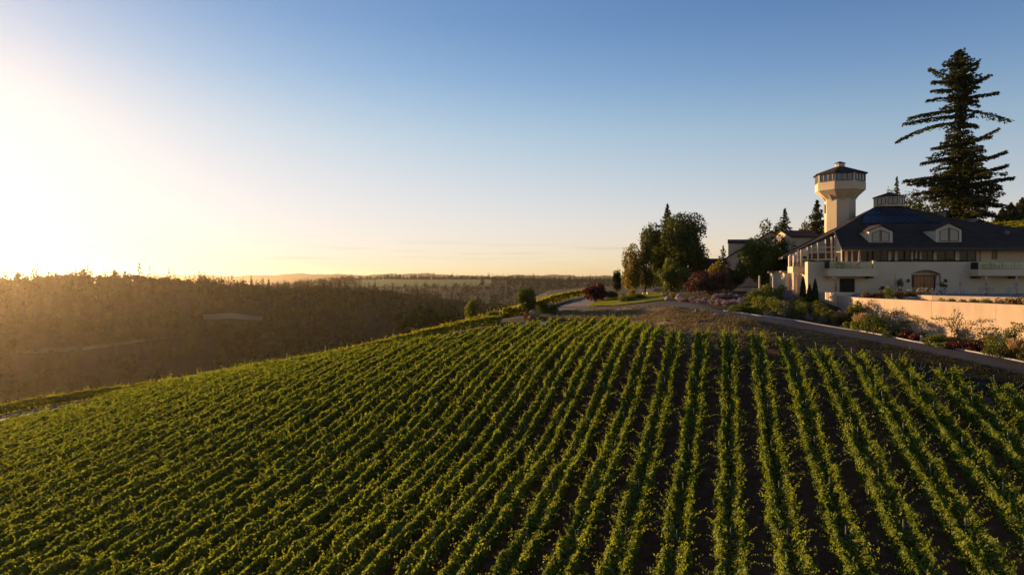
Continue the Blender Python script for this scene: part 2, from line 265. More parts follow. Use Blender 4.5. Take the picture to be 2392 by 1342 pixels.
def gp(px, py):
    """the point of the ground seen in the photograph at this place"""
    z = (HY - py) / F * _YS; x = (px - CX) / F * _YS; g = H(x, _YS)
    i = int(np.argmax(g >= z)) if (g >= z).any() else len(_YS) - 1
    if i > 0:
        a = z[i - 1] - g[i - 1]; b = g[i] - z[i]; t = a / (a + b) if a + b > 1e-9 else 0
        y = _YS[i - 1] + t * (_YS[i] - _YS[i - 1])
    else: y = _YS[0]
    return Vector(((px - CX) / F * y, y, h1((px - CX) / F * y, y)))
def at(px, py, y): return Vector(((px - CX) / F * y, y, (HY - py) / F * y))
def X(px, y): return (px - CX) / F * y
def Z(py, y): return (HY - py) / F * y

# ------------------------------------------------------------------ building blocks
def tag(o, label=None, cat=None, group=None, kind=None):
    if label: o['label'] = label
    if cat: o['category'] = cat
    if group: o['group'] = group
    if kind: o['kind'] = kind
    return o
ORIGIN = {}
def thing(name, label, cat, loc=(0, 0, 0), rz=0.0, group=None):
    o = bpy.data.objects.new(name, None); col.objects.link(o); o.location = loc; o.rotation_euler = (0, 0, rz)
    o.empty_display_size = 0.3
    ORIGIN[o.name] = Vector(loc)
    return tag(o, label, cat, group)
def org(parent): return ORIGIN.get(parent.name, Vector((0, 0, 0))) if parent else Vector((0, 0, 0))
def link_mesh(name, me, mat, parent=None, smooth=False):
    for m in (mat if isinstance(mat, (list, tuple)) else [mat]): me.materials.append(m)
    o = bpy.data.objects.new(name, me); col.objects.link(o)
    if parent: o.parent = parent; ORIGIN[o.name] = org(parent)
    if smooth: me.polygons.foreach_set('use_smooth', [True] * len(me.polygons))
    return o
class MB:
    """collects shapes in world coordinates; build() links them as one mesh object"""
    def __init__(s): s.v = []; s.f = []
    def face(s, pts):
        n = len(s.v); s.v += [tuple(p) for p in pts]; s.f.append(tuple(range(n, n + len(pts)))); return s
    def hexa(s, a, b):
        """a solid between two rings of the same number of points"""
        n = len(s.v); k = len(a); s.v += [tuple(p) for p in a] + [tuple(p) for p in b]
        s.f.append(tuple(range(n + k - 1, n - 1, -1))); s.f.append(tuple(range(n + k, n + 2 * k)))
        for i in range(k): j = (i + 1) % k; s.f.append((n + i, n + j, n + k + j, n + k + i))
        return s
    def box(s, x0, x1, y0, y1, z0, z1):
        return s.hexa([(x0, y0, z0), (x1, y0, z0), (x1, y1, z0), (x0, y1, z0)], [(x0, y0, z1), (x1, y0, z1), (x1, y1, z1), (x0, y1, z1)])
    def obox(s, c, ux, uy, hx, hy, hz):
        """box round c with half sizes along the unit axes ux, uy and up"""
        c = Vector(c); ux = Vector(ux).normalized(); uy = Vector(uy).normalized(); uz = ux.cross(uy)
        q = [(-1, -1), (1, -1), (1, 1), (-1, 1)]
        return s.hexa([c + ux * hx * i + uy * hy * j - uz * hz for i, j in q], [c + ux * hx * i + uy * hy * j + uz * hz for i, j in q])
    def bar(s, a, b, w, d=None, up=(0, 0, 1)):
        a = Vector(a); b = Vector(b); t = (b - a).normalized(); u = t.cross(Vector(up))
        if u.length < 1e-4: u = t.cross(Vector((0, 1, 0)))
        u.normalize(); v = t.cross(u); d = d or w; q = [(-1, -1), (1, -1), (1, 1), (-1, 1)]
        return s.hexa([a + u * w / 2 * i + v * d / 2 * j for i, j in q], [b + u * w / 2 * i + v * d / 2 * j for i, j in q])
    def tube(s, pts, rad, n=7):
        pts = [Vector(p) for p in pts]; rad = rad if isinstance(rad, (list, tuple)) else [rad] * len(pts); base = len(s.v)
        for i, p in enumerate(pts):
            t = (pts[min(i + 1, len(pts) - 1)] - pts[max(i - 1, 0)]).normalized(); u = t.cross(Vector((0.3, 0.9, 0.2))).normalized(); v = t.cross(u)
            for k in range(n): a = 2 * math.pi * k / n; s.v.append(tuple(p + (u * math.cos(a) + v * math.sin(a)) * rad[i]))
        for i in range(len(pts) - 1):
            for k in range(n): j = (k + 1) % n; s.f.append((base + i * n + k, base + i * n + j, base + (i + 1) * n + j, base + (i + 1) * n + k))
        s.f.append(tuple(base + k for k in range(n - 1, -1, -1))); e = base + (len(pts) - 1) * n; s.f.append(tuple(e + k for k in range(n)))
        return s
    def lathe(s, c, prof, n=14):
        """prof: (radius, height) from bottom to top round the vertical through c"""
        c = Vector(c); base = len(s.v)
        for r, z in prof:
            for k in range(n): a = 2 * math.pi * k / n; s.v.append((c.x + r * math.cos(a), c.y + r * math.sin(a), c.z + z))
        for i in range(len(prof) - 1):
            for k in range(n): j = (k + 1) % n; s.f.append((base + i * n + k, base + i * n + j, base + (i + 1) * n + j, base + (i + 1) * n + k))
        s.f.append(tuple(base + k for k in range(n - 1, -1, -1))); e = base + (len(prof) - 1) * n; s.f.append(tuple(e + k for k in range(n)))
        return s
    def build(s, name, mat, parent=None, smooth=False):
        me = bpy.data.meshes.new(name); o3 = org(parent)
        me.from_pydata([(a - o3.x, b - o3.y, c - o3.z) for a, b, c in s.v], [], s.f); me.update()
        return link_mesh(name, me, mat, parent, smooth)
def np_mesh(name, V, mat, parent=None, k=4):
    """V: (n*k, 3) world points, every k of them one face"""
    V = np.asarray(V, np.float32).copy(); o3 = org(parent); V -= np.array([o3.x, o3.y, o3.z], np.float32)
    me = bpy.data.meshes.new(name); n = len(V); me.vertices.add(n); me.vertices.foreach_set('co', V.ravel())
    me.loops.add(n); me.loops.foreach_set('vertex_index', np.arange(n, dtype=np.int32))
    me.polygons.add(n // k); me.polygons.foreach_set('loop_start', np.arange(0, n, k, dtype=np.int32))
    me.update(calc_edges=True); me.validate()
    return link_mesh(name, me, mat, parent)
def unit(a): return a / np.maximum(np.linalg.norm(a, axis=-1, keepdims=True), 1e-9)
def leaves(C, Nn, size, rng, aspect=0.8, T=None):
    """kite-shaped leaves at C facing Nn; size per leaf; T is the way the leaf points"""
    n = len(C); t = rng.normal(size=(n, 3)) if T is None else T
    t = unit(t - (t * Nn).sum(1, keepdims=True) * Nn); b = np.cross(Nn, t); s = np.asarray(size).reshape(-1, 1)
    P = np.empty((n, 4, 3)); P[:, 0] = C - t * s * 0.5; P[:, 1] = C + b * s * 0.5 * aspect; P[:, 2] = C + t * s * 0.62; P[:, 3] = C - b * s * 0.5 * aspect
    return P.reshape(-1, 3)
def copy_thing(src, loc, rz=0.0, label=None, scale=None):
    r = src.copy(); col.objects.link(r); r.location = loc; r.rotation_euler = (0, 0, rz)
    if scale: r.scale = scale
    if label: r['label'] = label
    ORIGIN[r.name] = Vector(loc)
    for ch in list(src.children):
        c = ch.copy(); col.objects.link(c); c.parent = r
        for g in list(ch.children):
            d = g.copy(); col.objects.link(d); d.parent = c
    return r
def resample(pts, n):
    P = np.array([(p[0], p[1]) for p in pts], float); d = np.r_[0, np.cumsum(np.hypot(*np.diff(P, axis=0).T))]
    t = np.linspace(0, d[-1], n); return np.stack([np.interp(t, d, P[:, 0]), np.interp(t, d, P[:, 1])], 1)
def strip(name, A, B, n, m, off, mat, kind='structure'):
    """a sheet laid on the ground between two lines"""
    a = resample(A, n); b = resample(B, n); w = np.linspace(0, 1, m)[:, None, None]
    G = a[None] * (1 - w) + b[None] * w; z = H(G[..., 0], G[..., 1]) + off
    V = np.concatenate([G, z[..., None]], 2).reshape(-1, 3)
    f = [(j * n + i, j * n + i + 1, (j + 1) * n + i + 1, (j + 1) * n + i) for j in range(m - 1) for i in range(n - 1)]
    me = bpy.data.meshes.new(name); me.from_pydata(V.tolist(), [], f); me.update()
    me.polygons.foreach_set('use_smooth', [True] * len(me.polygons))
    o = link_mesh(name, me, mat); o['kind'] = kind
    return o, a, b

# ------------------------------------------------------------------ ground, one sheet to the horizon
gx = np.concatenate([-np.geomspace(9000, 131, 46), np.arange(-130, 201, 1.1), np.geomspace(202, 7000, 40)])
gy = np.concatenate([-np.geomspace(400, 12, 12), np.arange(-10, 252, 1.1), np.geomspace(254, 1000, 45), np.geomspace(1025, 9400, 48)])
GX, GY = np.meshgrid(gx, gy); GZ = H(GX, GY)
nx = len(gx); ny = len(gy)
me = bpy.data.meshes.new('ground'); V = np.stack([GX, GY, GZ], 2).reshape(-1, 3).astype(np.float32)
me.vertices.add(len(V)); me.vertices.foreach_set('co', V.ravel())
ii, jj = np.meshgrid(np.arange(nx - 1), np.arange(ny - 1)); q = (jj * nx + ii).ravel()
Q = np.stack([q, q + 1, q + nx + 1, q + nx], 1).astype(np.int32)
me.loops.add(Q.size); me.loops.foreach_set('vertex_index', Q.ravel()); me.polygons.add(len(Q)); me.polygons.foreach_set('loop_start', np.arange(0, Q.size, 4, dtype=np.int32))
me.update(calc_edges=True); me.polygons.foreach_set('use_smooth', [True] * len(Q))
tag(link_mesh('ground', me, M['ground']), kind='structure')

# ------------------------------------------------------------------ vineyard soil, tracks, drive, lawn
T_ROW = 0.3145; X_ROW = 0.14; S_ROW = 2.5
ROW_END = {9: 37.5, 8: 41, 7: 44.6, 6: 48, 5: 51.6, 4: 54.6, 3: 57.8, 2: 61.5, 1: 64.2, 0: 65, -1: 64.5, -2: 65, -3: 69.4, -4: 76, -5: 82.5, -6: 86.5, -7: 88, -8: 89}
CREST = np.array([(-90, 80), (-66.7, 89), (-55, 91), (-35.2, 94.4), (-18, 90), (-10.5, 89), (-5, 89), (6, 90.5)], float)
def row_end(k):
    if k in ROW_END: return ROW_END[k]
    for y in np.arange(40, 110, 0.2):
        x = X_ROW + S_ROW * k + T_ROW * y
        if y > np.interp(x, CREST[:, 0], CREST[:, 1]) - 1.2 - 9.5 * np.clip((-42 - x) / 10, 0, 1): return float(y)
    return 90.0
def row_start(k):
    ys = np.arange(15, 92, 0.5); x = X_ROW + S_ROW * k + T_ROW * ys; z = H(x, ys); px = CX + F * x / ys; py = HY - F * (z + 1.8) / ys
    ok = (py < 1400) & (px > -90) & (px < 2480)
    return float(ys[int(np.argmax(ok))]) if ok.any() else None
ROWS = []
for k in range(-44, 12):
    if k > 9: continue
    y0 = row_start(k); y1 = row_end(k)
    if y0 is not None and y1 - y0 > 6: ROWS.append((k, y0, y1))
kk = np.arange(-48, 11.01, 0.25); tt = np.linspace(0, 1, 90)
ye = np.interp(kk, [k for k in range(-44, 10)], [row_end(k) for k in range(-44, 10)]) + 0.8
Gy = 6 + (ye[None] - 6) * tt[:, None]; Gx = X_ROW + S_ROW * kk[None] + T_ROW * Gy; Gz = H(Gx, Gy) + 0.05
me = bpy.data.meshes.new('vineyard_soil'); n1 = len(kk)
me.from_pydata(np.stack([Gx, Gy, Gz], 2).reshape(-1, 3).tolist(), [], [(j * n1 + i, j * n1 + i + 1, (j + 1) * n1 + i + 1, (j + 1) * n1 + i) for j in range(89) for i in range(n1 - 1)])
me.update(); me.polygons.foreach_set('use_smooth', [True] * len(me.polygons)); tag(link_mesh('vineyard_soil', me, M['soil']), kind='structure')

cr = [(x, float(np.interp(x, CREST[:, 0], CREST[:, 1]))) for x in np.linspace(-90, 6, 60)]
strip('dirt_path', [(x, y + 0.9) for x, y in cr], [(x, y + 4.4) for x, y in cr], 90, 5, 0.06, M['path'])
KERB_PX = [(1690, 727), (1775, 739), (1860, 750), (2011, 775), (2131, 799), (2225, 815), (2392, 848), (2520, 876)]
NEAR_PX = [(1300, 727), (1400, 721), (1440, 719.5), (1500, 716), (1560, 717), (1600, 721), (1690, 738), (1760, 750), (1860, 768), (2038, 798), (2193, 831), (2392, 876), (2520, 905)]
FAR_PX = [(1300, 719), (1400, 717), (1440, 716), (1500, 709.5), (1560, 705), (1600, 706), (1640, 714)] + KERB_PX
kerb_pts = [gp(*p) for p in KERB_PX]; near_pts = [gp(*p) for p in NEAR_PX]; far_pts = [gp(*p) for p in FAR_PX]
strip('driveway', near_pts, far_pts, 160, 9, 0.06, M['asphalt'])

# ------------------------------------------------------------------ vines
ORD = ['first', 'second', 'third', 'fourth', 'fifth', 'sixth', 'seventh', 'eighth', 'ninth', 'tenth', 'eleventh', 'twelfth', 'thirteenth', 'fourteenth', 'fifteenth', 'sixteenth',
       'seventeenth', 'eighteenth', 'nineteenth', 'twentieth', 'twenty-first', 'twenty-second', 'twenty-third', 'twenty-fourth', 'twenty-fifth', 'twenty-sixth', 'twenty-seventh',
       'twenty-eighth', 'twenty-ninth', 'thirtieth', 'thirty-first', 'thirty-second', 'thirty-third', 'thirty-fourth', 'thirty-fifth', 'thirty-sixth', 'thirty-seventh', 'thirty-eighth',
       'thirty-ninth', 'fortieth', 'forty-first', 'forty-second', 'forty-third', 'forty-fourth', 'forty-fifth', 'forty-sixth']
def vine_canopy(px, py, dens, leaf, rng, width=1.0, height=1.0, nl=9, body=45.0):
    """leaf points of a vine row along the plan line px, py: shoots that rise in a V from the cordon and flop over, and a skirt below"""
    P = np.stack([px, py], 1); seg = np.hypot(*np.diff(P, axis=0).T); d = np.r_[0, np.cumsum(seg)]; L = d[-1]
    dirv = unit(P[-1] - P[0]); perp = np.array([dirv[1], -dirv[0]])
    nv = int(L / 1.5) + 2; vig = np.clip(rng.normal(1.0, 0.16, nv), 0.62, 1.35); vig[rng.random(nv) < 0.03] *= 0.45
    def base(s):
        x = np.interp(s, d, P[:, 0]); y = np.interp(s, d, P[:, 1]); return x, y
    def vg(s): return vig[np.clip((s / 1.5 + rng.normal(0, 0.25, len(s))).astype(int), 0, nv - 1)]
    n = int(L * dens * 1.9); s = rng.random(n) * L; g = vg(s)
    side = np.where(rng.random(n) < 0.5, -1.0, 1.0); l = np.clip(rng.gamma(4.0, 0.135, n), 0.2, 1.25) * g * height
    th = rng.uniform(0.0, 0.75, n); flop = rng.random(n) < 0.14; th[flop] = rng.uniform(0.7, 1.15, flop.sum()); l[flop] *= rng.uniform(1.0, 1.35, flop.sum())
    up_s = rng.random(n) < 0.04; th[up_s] = rng.uniform(0, 0.25, up_s.sum()); l[up_s] *= 1.45
    al = rng.normal(0, 0.30, n); lat0 = side * rng.uniform(0.10, 0.45, n) * width; h0 = rng.normal(1.12, 0.14, n)
    bow = rng.uniform(0.1, 0.55, n); bx, by = base(s)
    t = (np.arange(nl)[None] + rng.uniform(0.2, 0.8, (n, nl))) / nl
    out = lat0[:, None] + side[:, None] * l[:, None] * (np.sin(th)[:, None] * t + 0.22 * bow[:, None] * t * t) * width
    up = h0[:, None] + l[:, None] * (np.cos(th)[:, None] * t - bow[:, None] * np.sin(th)[:, None] * t * t)
    up = np.maximum(up, 0.45); a = l[:, None] * al[:, None] * t
    X0 = bx[:, None] + out * perp[0] + a * dirv[0]; Y0 = by[:, None] + out * perp[1] + a * dirv[1]
    j = 0.034
    wv = 0.06 * np.sin(t * 7 + rng.uniform(0, 6, (n, 1)))
    C = np.stack([X0 + wv + rng.normal(0, j, X0.shape), Y0 + wv * 0.7 + rng.normal(0, j, X0.shape), up + rng.normal(0, j, X0.shape)], 2).reshape(-1, 3)
    sz = (leaf * (0.92 - 0.42 * t) * rng.uniform(0.75, 1.25, t.shape)).ravel()
    sd = np.repeat(side, nl)
    N1 = np.stack([perp[0] * sd * 0.55, perp[1] * sd * 0.55, np.full(len(sd), 0.55)], 1) + np.repeat(rng.normal(0, 0.30, (n, 3)), nl, 0) + rng.normal(0, 0.42, (len(sd), 3))
    # the body of the hedge: a lumpy sleeve with a ridge along either side and a trough between
    m = int(L * dens * body); s2 = rng.random(m) * L; x2, y2 = base(s2); ph = rng.uniform(0, 6.28, 8); fq = np.array([0.9, 1.7, 2.9, 4.3])
    u = rng.random(m); PL = np.array([-0.40, -0.52, -0.56, -0.50, -0.40, -0.24, 0.0, 0.24, 0.40, 0.50, 0.56, 0.52, 0.40]); PH = np.array([0.42, 0.72, 1.05, 1.34, 1.52, 1.40, 1.22, 1.40, 1.52, 1.34, 1.05, 0.72, 0.42]); pu = np.linspace(0, 1, 13)
    o2 = np.interp(u, pu, PL); hh = np.interp(u, pu, PH); du = 0.02; tx = np.interp(u + du, pu, PL) - np.interp(u - du, pu, PL); tz = np.interp(u + du, pu, PH) - np.interp(u - du, pu, PH)
    sgn = (o2 > 0).astype(int) * 4
    wob = sum(np.sin(s2 * fq[q] * (1 + 0.13 * np.sin(ph[q])) + ph[(q + sgn) % 8] + 2.0 * u) for q in range(4)) * 0.25; g2 = vg(s2)
    sc = (1 + 0.24 * wob) * (0.72 + 0.28 * g2); o2 = o2 * sc * width; hh = hh * (1 + 0.13 * wob) * (0.80 + 0.20 * g2) * height; dp = rng.random(m) ** 2 * 0.22
    nl_ = np.sqrt(tx * tx + tz * tz) + 1e-9; n_l, n_z = -tz / nl_, tx / nl_; o2 -= n_l * dp; hh -= n_z * dp
    C2 = np.stack([x2 + o2 * perp[0], y2 + o2 * perp[1], hh], 1); N2 = np.stack([perp[0] * n_l, perp[1] * n_l, n_z + 0.15], 1) + rng.normal(0, 0.42, (m, 3))
    C = np.concatenate([C, C2]); Nn = unit(np.concatenate([N1, N2])); sz = np.concatenate([sz, leaf * 1.25 * rng.uniform(0.75, 1.3, m)])
    C[:, 2] += H(C[:, 0], C[:, 1])
    return C, Nn, sz
post_bm = MB().box(-0.025, 0.025, -0.018, 0.018, -0.1, 1.72); post_me = None
stake_me = None
def vine_row(k, pts, label, dens, leaf, rng, name='vine_row', group='vine rows planted up the slope', posts=6.0, mat='vine', width=1.0, height=1.0, nl=9, end_post=True, body=45.0):
    global post_me, stake_me
    px = np.array([p[0] for p in pts]); py = np.array([p[1] for p in pts]); z = H(px, py)
    r = thing(name, label, 'vine row', (px[0], py[0], float(z[0])), 0, group)
    C, Nn, sz = vine_canopy(px, py, dens, leaf, rng, width, height, nl, body)
    np_mesh('foliage', leaves(C, Nn, sz, rng, 0.85), M[mat], r)
    d = np.r_[0, np.cumsum(np.hypot(np.diff(px), np.diff(py)))]; L = d[-1]
    w = MB(); cs = np.r_[np.arange(0, L, 3.0), L]
    w.tube([(np.interp(s, d, px), np.interp(s, d, py), float(H(np.interp(s, d, px), np.interp(s, d, py))[0]) + 0.86) for s in cs], 0.025, 4)
    for s in np.arange(0.7, L, 1.5):
        x = float(np.interp(s, d, px)); y = float(np.interp(s, d, py)); g = h1(x, y); jx = rng.normal(0, 0.06)
        w.tube([(x + jx, y, g - 0.05), (x - jx * 0.5, y + 0.04, g + 0.45), (x, y, g + 0.87)], [0.045, 0.035, 0.03], 4)
    w.build('vine_wood', M['bark'], r)
    if posts:
        for s in np.arange(0.3, L + 0.2, posts):
            x = float(np.interp(s, d, px)); y = float(np.interp(s, d, py))
            if post_me is None: o = post_bm.build('post', M['post'], None); post_me = o.data
            else: o = bpy.data.objects.new('post', post_me); col.objects.link(o)
            o.parent = r; o.location = Vector((x, y, h1(x, y))) - org(r)
    if end_post:
        x, y = float(px[-1]), float(py[-1]); dv = unit(np.array([px[-1] - px[0], py[-1] - py[0]]))
        if stake_me is None: o = MB().tube([(0, 0, -0.1), (0, 0.0, 1.75)], [0.05, 0.045], 7).build('end_post', M['wood'], None); stake_me = o.data
        else: o = bpy.data.objects.new('end_post', stake_me); col.objects.link(o)
        o.parent = r; o.location = Vector((x + dv[0] * 0.4, y + dv[1] * 0.4, h1(x + dv[0] * 0.4, y + dv[1] * 0.4))) - org(r); o.rotation_euler = (R(-8), 0, 0)
    return r
for k, y0, y1 in ROWS:
    rng = np.random.default_rng(500 + k); ym = 0.5 * (y0 + y1)
    ys = np.linspace(y0, y1, 40); xs = X_ROW + S_ROW * k + T_ROW * ys + 0.05 * np.sin(ys * 0.7 + k)
    if k == 0: lb = 'leafy green vine row running straight up the slope below the tower'
    elif k > 0: lb = '%s green vine row to the right of the row running straight up' % ORD[k - 1]
    else: lb = '%s green vine row to the left of the row running straight up' % ORD[-k - 1]
    f = float(np.clip((ym - 34) / 50, 0, 1))
    vine_row(k, list(zip(xs, ys)), lb, 9.5 - 3.5 * f, 0.108 + 0.05 * f, rng, posts=5.5 if k > -11 else None, nl=22 if f < 0.4 else 13, width=1.22 - 0.1 * f, body=70 - 18 * f)
# the rows that follow the crest beyond the track
for i, (off, lb) in enumerate([(5.6, 'sunlit vine row along the brow of the hill beyond the dirt track'), (8.1, 'vine row just over the brow, behind the row along the dirt track')]):
    xs = np.linspace(-84, -1.5, 60); ys = np.interp(xs, CREST[:, 0], CREST[:, 1]); ys = np.convolve(np.r_[[ys[0]] * 6, ys, [ys[-1]] * 6], np.ones(13) / 13, 'valid') + off
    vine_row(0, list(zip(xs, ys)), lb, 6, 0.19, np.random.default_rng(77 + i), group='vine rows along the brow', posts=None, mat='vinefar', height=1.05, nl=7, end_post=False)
# the block beyond, sloping away to the left
names = ['nearest the drive', 'second from the drive', 'third from the drive', 'fourth from the drive', 'fifth from the drive', 'sixth from the drive', 'seventh from the drive']
for i in range(-1, 6):
    a = np.array([-1.0, 105.5]) + np.array([-2.25, 0.45]) * i; b = np.array([13.0, 142.0]) * (1 if i >= 0 else 0.93) + np.array([-2.3, 0.8]) * i
    t = np.linspace(0, 1, 24)[:, None]; p = a * (1 - t) + b * t + np.c_[-2.2 * np.sin(t * 3.14), np.zeros(24)]
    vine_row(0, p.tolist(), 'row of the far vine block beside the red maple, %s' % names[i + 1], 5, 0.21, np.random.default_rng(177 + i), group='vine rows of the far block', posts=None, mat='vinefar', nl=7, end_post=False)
# the vineyard high on the right behind the winery
for i, nm in enumerate(['lowest', 'second lowest', 'middle', 'second highest', 'highest', 'last']):
    if i > 4: break
    xs = np.linspace(118, 146, 16); ys = 172 + i * 4.0 + (xs - 118) * 0.2
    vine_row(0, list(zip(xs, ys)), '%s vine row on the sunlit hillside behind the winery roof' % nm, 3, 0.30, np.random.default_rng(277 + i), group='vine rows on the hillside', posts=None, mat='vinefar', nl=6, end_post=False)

# ------------------------------------------------------------------ trees
def crown_leaves(c, rx, ry, rz, nl, leaf, rng, lumps=26, lump_r=0.36, shape='round', hollow=0.55, noise=0.6):
    """leaf quads on many overlapping lumps spread through a crown"""
    n = lumps; v = unit(rng.normal(size=(n, 3))); rad = rng.uniform(0.2, 0.8, n) ** 0.7; n2 = int(n * 0.62); fi = np.arange(n2); fz_ = 1 - 2 * (fi + 0.5) / n2; fa = fi * 2.39996 + rng.uniform(0, 6)
    Q_, _r = np.linalg.qr(rng.normal(size=(3, 3)))
    v[:n2] = unit(np.stack([np.sqrt(1 - fz_ ** 2) * np.cos(fa), np.sqrt(1 - fz_ ** 2) * np.sin(fa), fz_], 1) @ Q_ + rng.normal(0, 0.25, (n2, 3))); rad[:n2] = rng.uniform(0.5, 0.9, n2)
    L0 = v * rad[:, None]
    if shape == 'cone': L0[:, :2] *= np.clip(0.95 - 0.75 * (L0[:, 2:3] * 0.5 + 0.5), 0.12, 1)
    if shape == 'dome': L0[:, 2] = np.abs(L0[:, 2]) * 1.5 - 0.65
    if shape == 'egg': L0[:, :2] *= np.clip(1.05 - 0.45 * (L0[:, 2:3] * 0.5 + 0.5), 0.2, 1.1)
    lr = lump_r * rng.uniform(0.65, 1.25, n)
    if shape == 'cone': lr *= np.clip(1.1 - 0.6 * (L0[:, 2] * 0.5 + 0.5), 0.3, 1.2)
    w = lr ** 2; k = rng.choice(n, nl, p=w / w.sum()); d = unit(rng.normal(size=(nl, 3))); rr = np.where(rng.random(nl) < hollow, rng.uniform(0.85, 1.06, nl), rng.random(nl) ** 0.5)
    U = L0[k] + d * (lr[k] * rr)[:, None]; U += rng.normal(0, 0.02, U.shape)
    C = np.array(c) + U * np.array([rx, ry, rz]); Nn = unit(d * 0.8 + rng.normal(0, noise, d.shape) + np.array([0, 0, 0.25]))
    return leaves(C, Nn, leaf * rng.uniform(0.65, 1.3, nl), rng, 0.8), np.array(c) + L0 * np.array([rx, ry, rz])
def broad_tree(name, label, base, h, w, mat, seed, nl=6000, leaf=0.34, trunk_h=0.22, shape='round', lumps=26, lump_r=0.36, cat='tree', group=None, depth=None, trunk_r=None):
    rng = np.random.default_rng(seed); base = Vector(base); r = thing(name, label, cat, base, 0, group)
    zc = base.z + h * (trunk_h + (1 - trunk_h) / 2); rz = h * (1 - trunk_h) / 2 * 1.0; rx = w / 2 * 0.97; ry = (depth or w) / 2 * 0.97
    V, lc = crown_leaves((base.x, base.y, zc), rx, ry, rz, nl, leaf, rng, lumps, lump_r, shape)
    np_mesh('crown', V, M[mat], r)
    t = MB(); tr = trunk_r or max(0.05, w * 0.035); top = Vector((base.x + rng.normal(0, 0.02) * w, base.y, base.z + h * (trunk_h + 0.25)))
    t.tube([base - Vector((0, 0, 0.3)), base.lerp(top, 0.4) + Vector((rng.normal(0, 0.012) * w, 0, 0)), top, Vector((top.x, top.y, zc + rz * 0.5))], [tr * 1.35, tr, tr * 0.75, tr * 0.2], 8)
    for i in rng.choice(len(lc), min(9, len(lc)), replace=False):
        p = Vector(lc[i]); s = base.lerp(top, float(rng.uniform(0.45, 1.0))); mid = s.lerp(p, 0.55) + Vector((0, 0, h * 0.03)); t.tube([s, mid, p], [tr * 0.5, tr * 0.3, tr * 0.1], 5)
    t.build('trunk', M['bark'], r)
    return r
def spray_branch(b, dirv, length, rise, droop, n, size, rng, spread=0.30):
    """needle sprays along one branch: returns points, normals, directions, sizes and the branch line"""
    dirv = np.array(dirv, float); dirv /= np.linalg.norm(dirv[:2]) + 1e-9; dirv[2] = 0; lat = np.array([dirv[1], -dirv[0], 0])
    t = rng.uniform(0.10, 1.03, n); zt = (rise * t - droop * t * t) * length
    wv = np.minimum((1.06 - t) * spread + 0.06, spread * 0.8) * length; o = rng.uniform(-1, 1, n) * wv
    P = np.array(b) + dirv * (length * t)[:, None] + lat * o[:, None]; P[:, 2] += zt - np.abs(o) * 0.22 - rng.uniform(-0.25, 0.85, n) * size
    T = dirv * 0.8 + lat * (np.sign(o) * 0.7)[:, None] + np.array([0, 0, -0.35]) + rng.normal(0, 0.3, (n, 3)); Nn = unit(np.array([0, 0, 0.5]) + rng.normal(0, 0.8, (n, 3)))
    line = [tuple(np.array(b) + dirv * length * q + np.array([0, 0, (rise * q - droop * q * q) * length])) for q in (0, 0.35, 0.7, 1.0)]
    return P, Nn, T, size * rng.uniform(0.7, 1.3, n), line
def conifer(name, label, base, h, r, mat, seed, nb=90, per=16, size=0.5, low=0.06, power=0.85, droop=0.25, cat='tree', group=None, extra=None, prof=None, jag=0.3, bark=True, trunk_r=None, rise=0.15):
    rng = np.random.default_rng(seed); base = Vector(base); o = thing(name, label, cat, base, 0, group); tr = trunk_r or max(0.06, h * 0.016)
    Cs, Ns, Ts, Ss = [], [], [], []; lines = []
    for i in range(nb):
        q = low + (1 - low) * (i + rng.random()) / nb; a = i * 2.399 + rng.normal(0, 0.5)
        rad = (np.interp(q, prof[0], prof[1]) if prof else r * max(0.03, 1 - q) ** power) * (1 + rng.uniform(-jag, jag * 0.6))
        b = (base.x, base.y, base.z + h * q); n = max(5, int(per * (0.35 + rad / r)))
        res = spray_branch(b, (math.cos(a), math.sin(a), 0), rad, rise + 0.35 * q + rng.normal(0, 0.12), droop + rng.uniform(0, 0.15), n, size * (0.6 + 0.4 * min(1, rad / r * 1.5)), rng)
        Cs.append(res[0]); Ns.append(res[1]); Ts.append(res[2]); Ss.append(res[3]); lines.append((res[4], 0.012 + rad * 0.012))
    for e in extra or []:
        b, tip = e[0], e[1]; v = np.array(tip) - np.array(b); ln = float(np.hypot(v[0], v[1])); dr = e[2] if len(e) > 2 else 0.1
        res = spray_branch(b, (v[0], v[1], 0), ln, v[2] / ln + dr, dr, int(115 * ln / 3 * (e[3] if len(e) > 3 else 1)), size * 0.95, rng, e[4] if len(e) > 4 else 0.2)
        Cs.append(res[0]); Ns.append(res[1]); Ts.append(res[2]); Ss.append(res[3]); lines.append((res[4], 0.03 + ln * 0.012))
    tip = np.array([[base.x, base.y, base.z + h * (0.93 + 0.07 * i / 9)] for i in range(10)])
    Cs.append(tip); Ns.append(unit(rng.normal(size=(10, 3)))); Ts.append(np.tile([0, 0, 1.0], (10, 1))); Ss.append(np.full(10, size * 0.7))
    C = np.concatenate(Cs); V = leaves(C, np.concatenate(Ns), np.concatenate(Ss), rng, 0.55, np.concatenate(Ts))
    np_mesh('crown', V, M[mat], o)
    if bark:
        t = MB().tube([base - Vector((0, 0, 0.5)), base + Vector((0, 0, h * 0.5)), base + Vector((0, 0, h * 0.985))], [tr, tr * 0.6, 0.03], 8)
        for ln, rr in lines: t.tube(ln, [rr * 1.6, rr * 1.1, rr * 0.7, rr * 0.3], 4)
        t.build('trunk', M['bark'], o)
    return o
def on(px, y, dz=0.0): x = X(px, y); return Vector((x, y, h1(x, y) + dz))

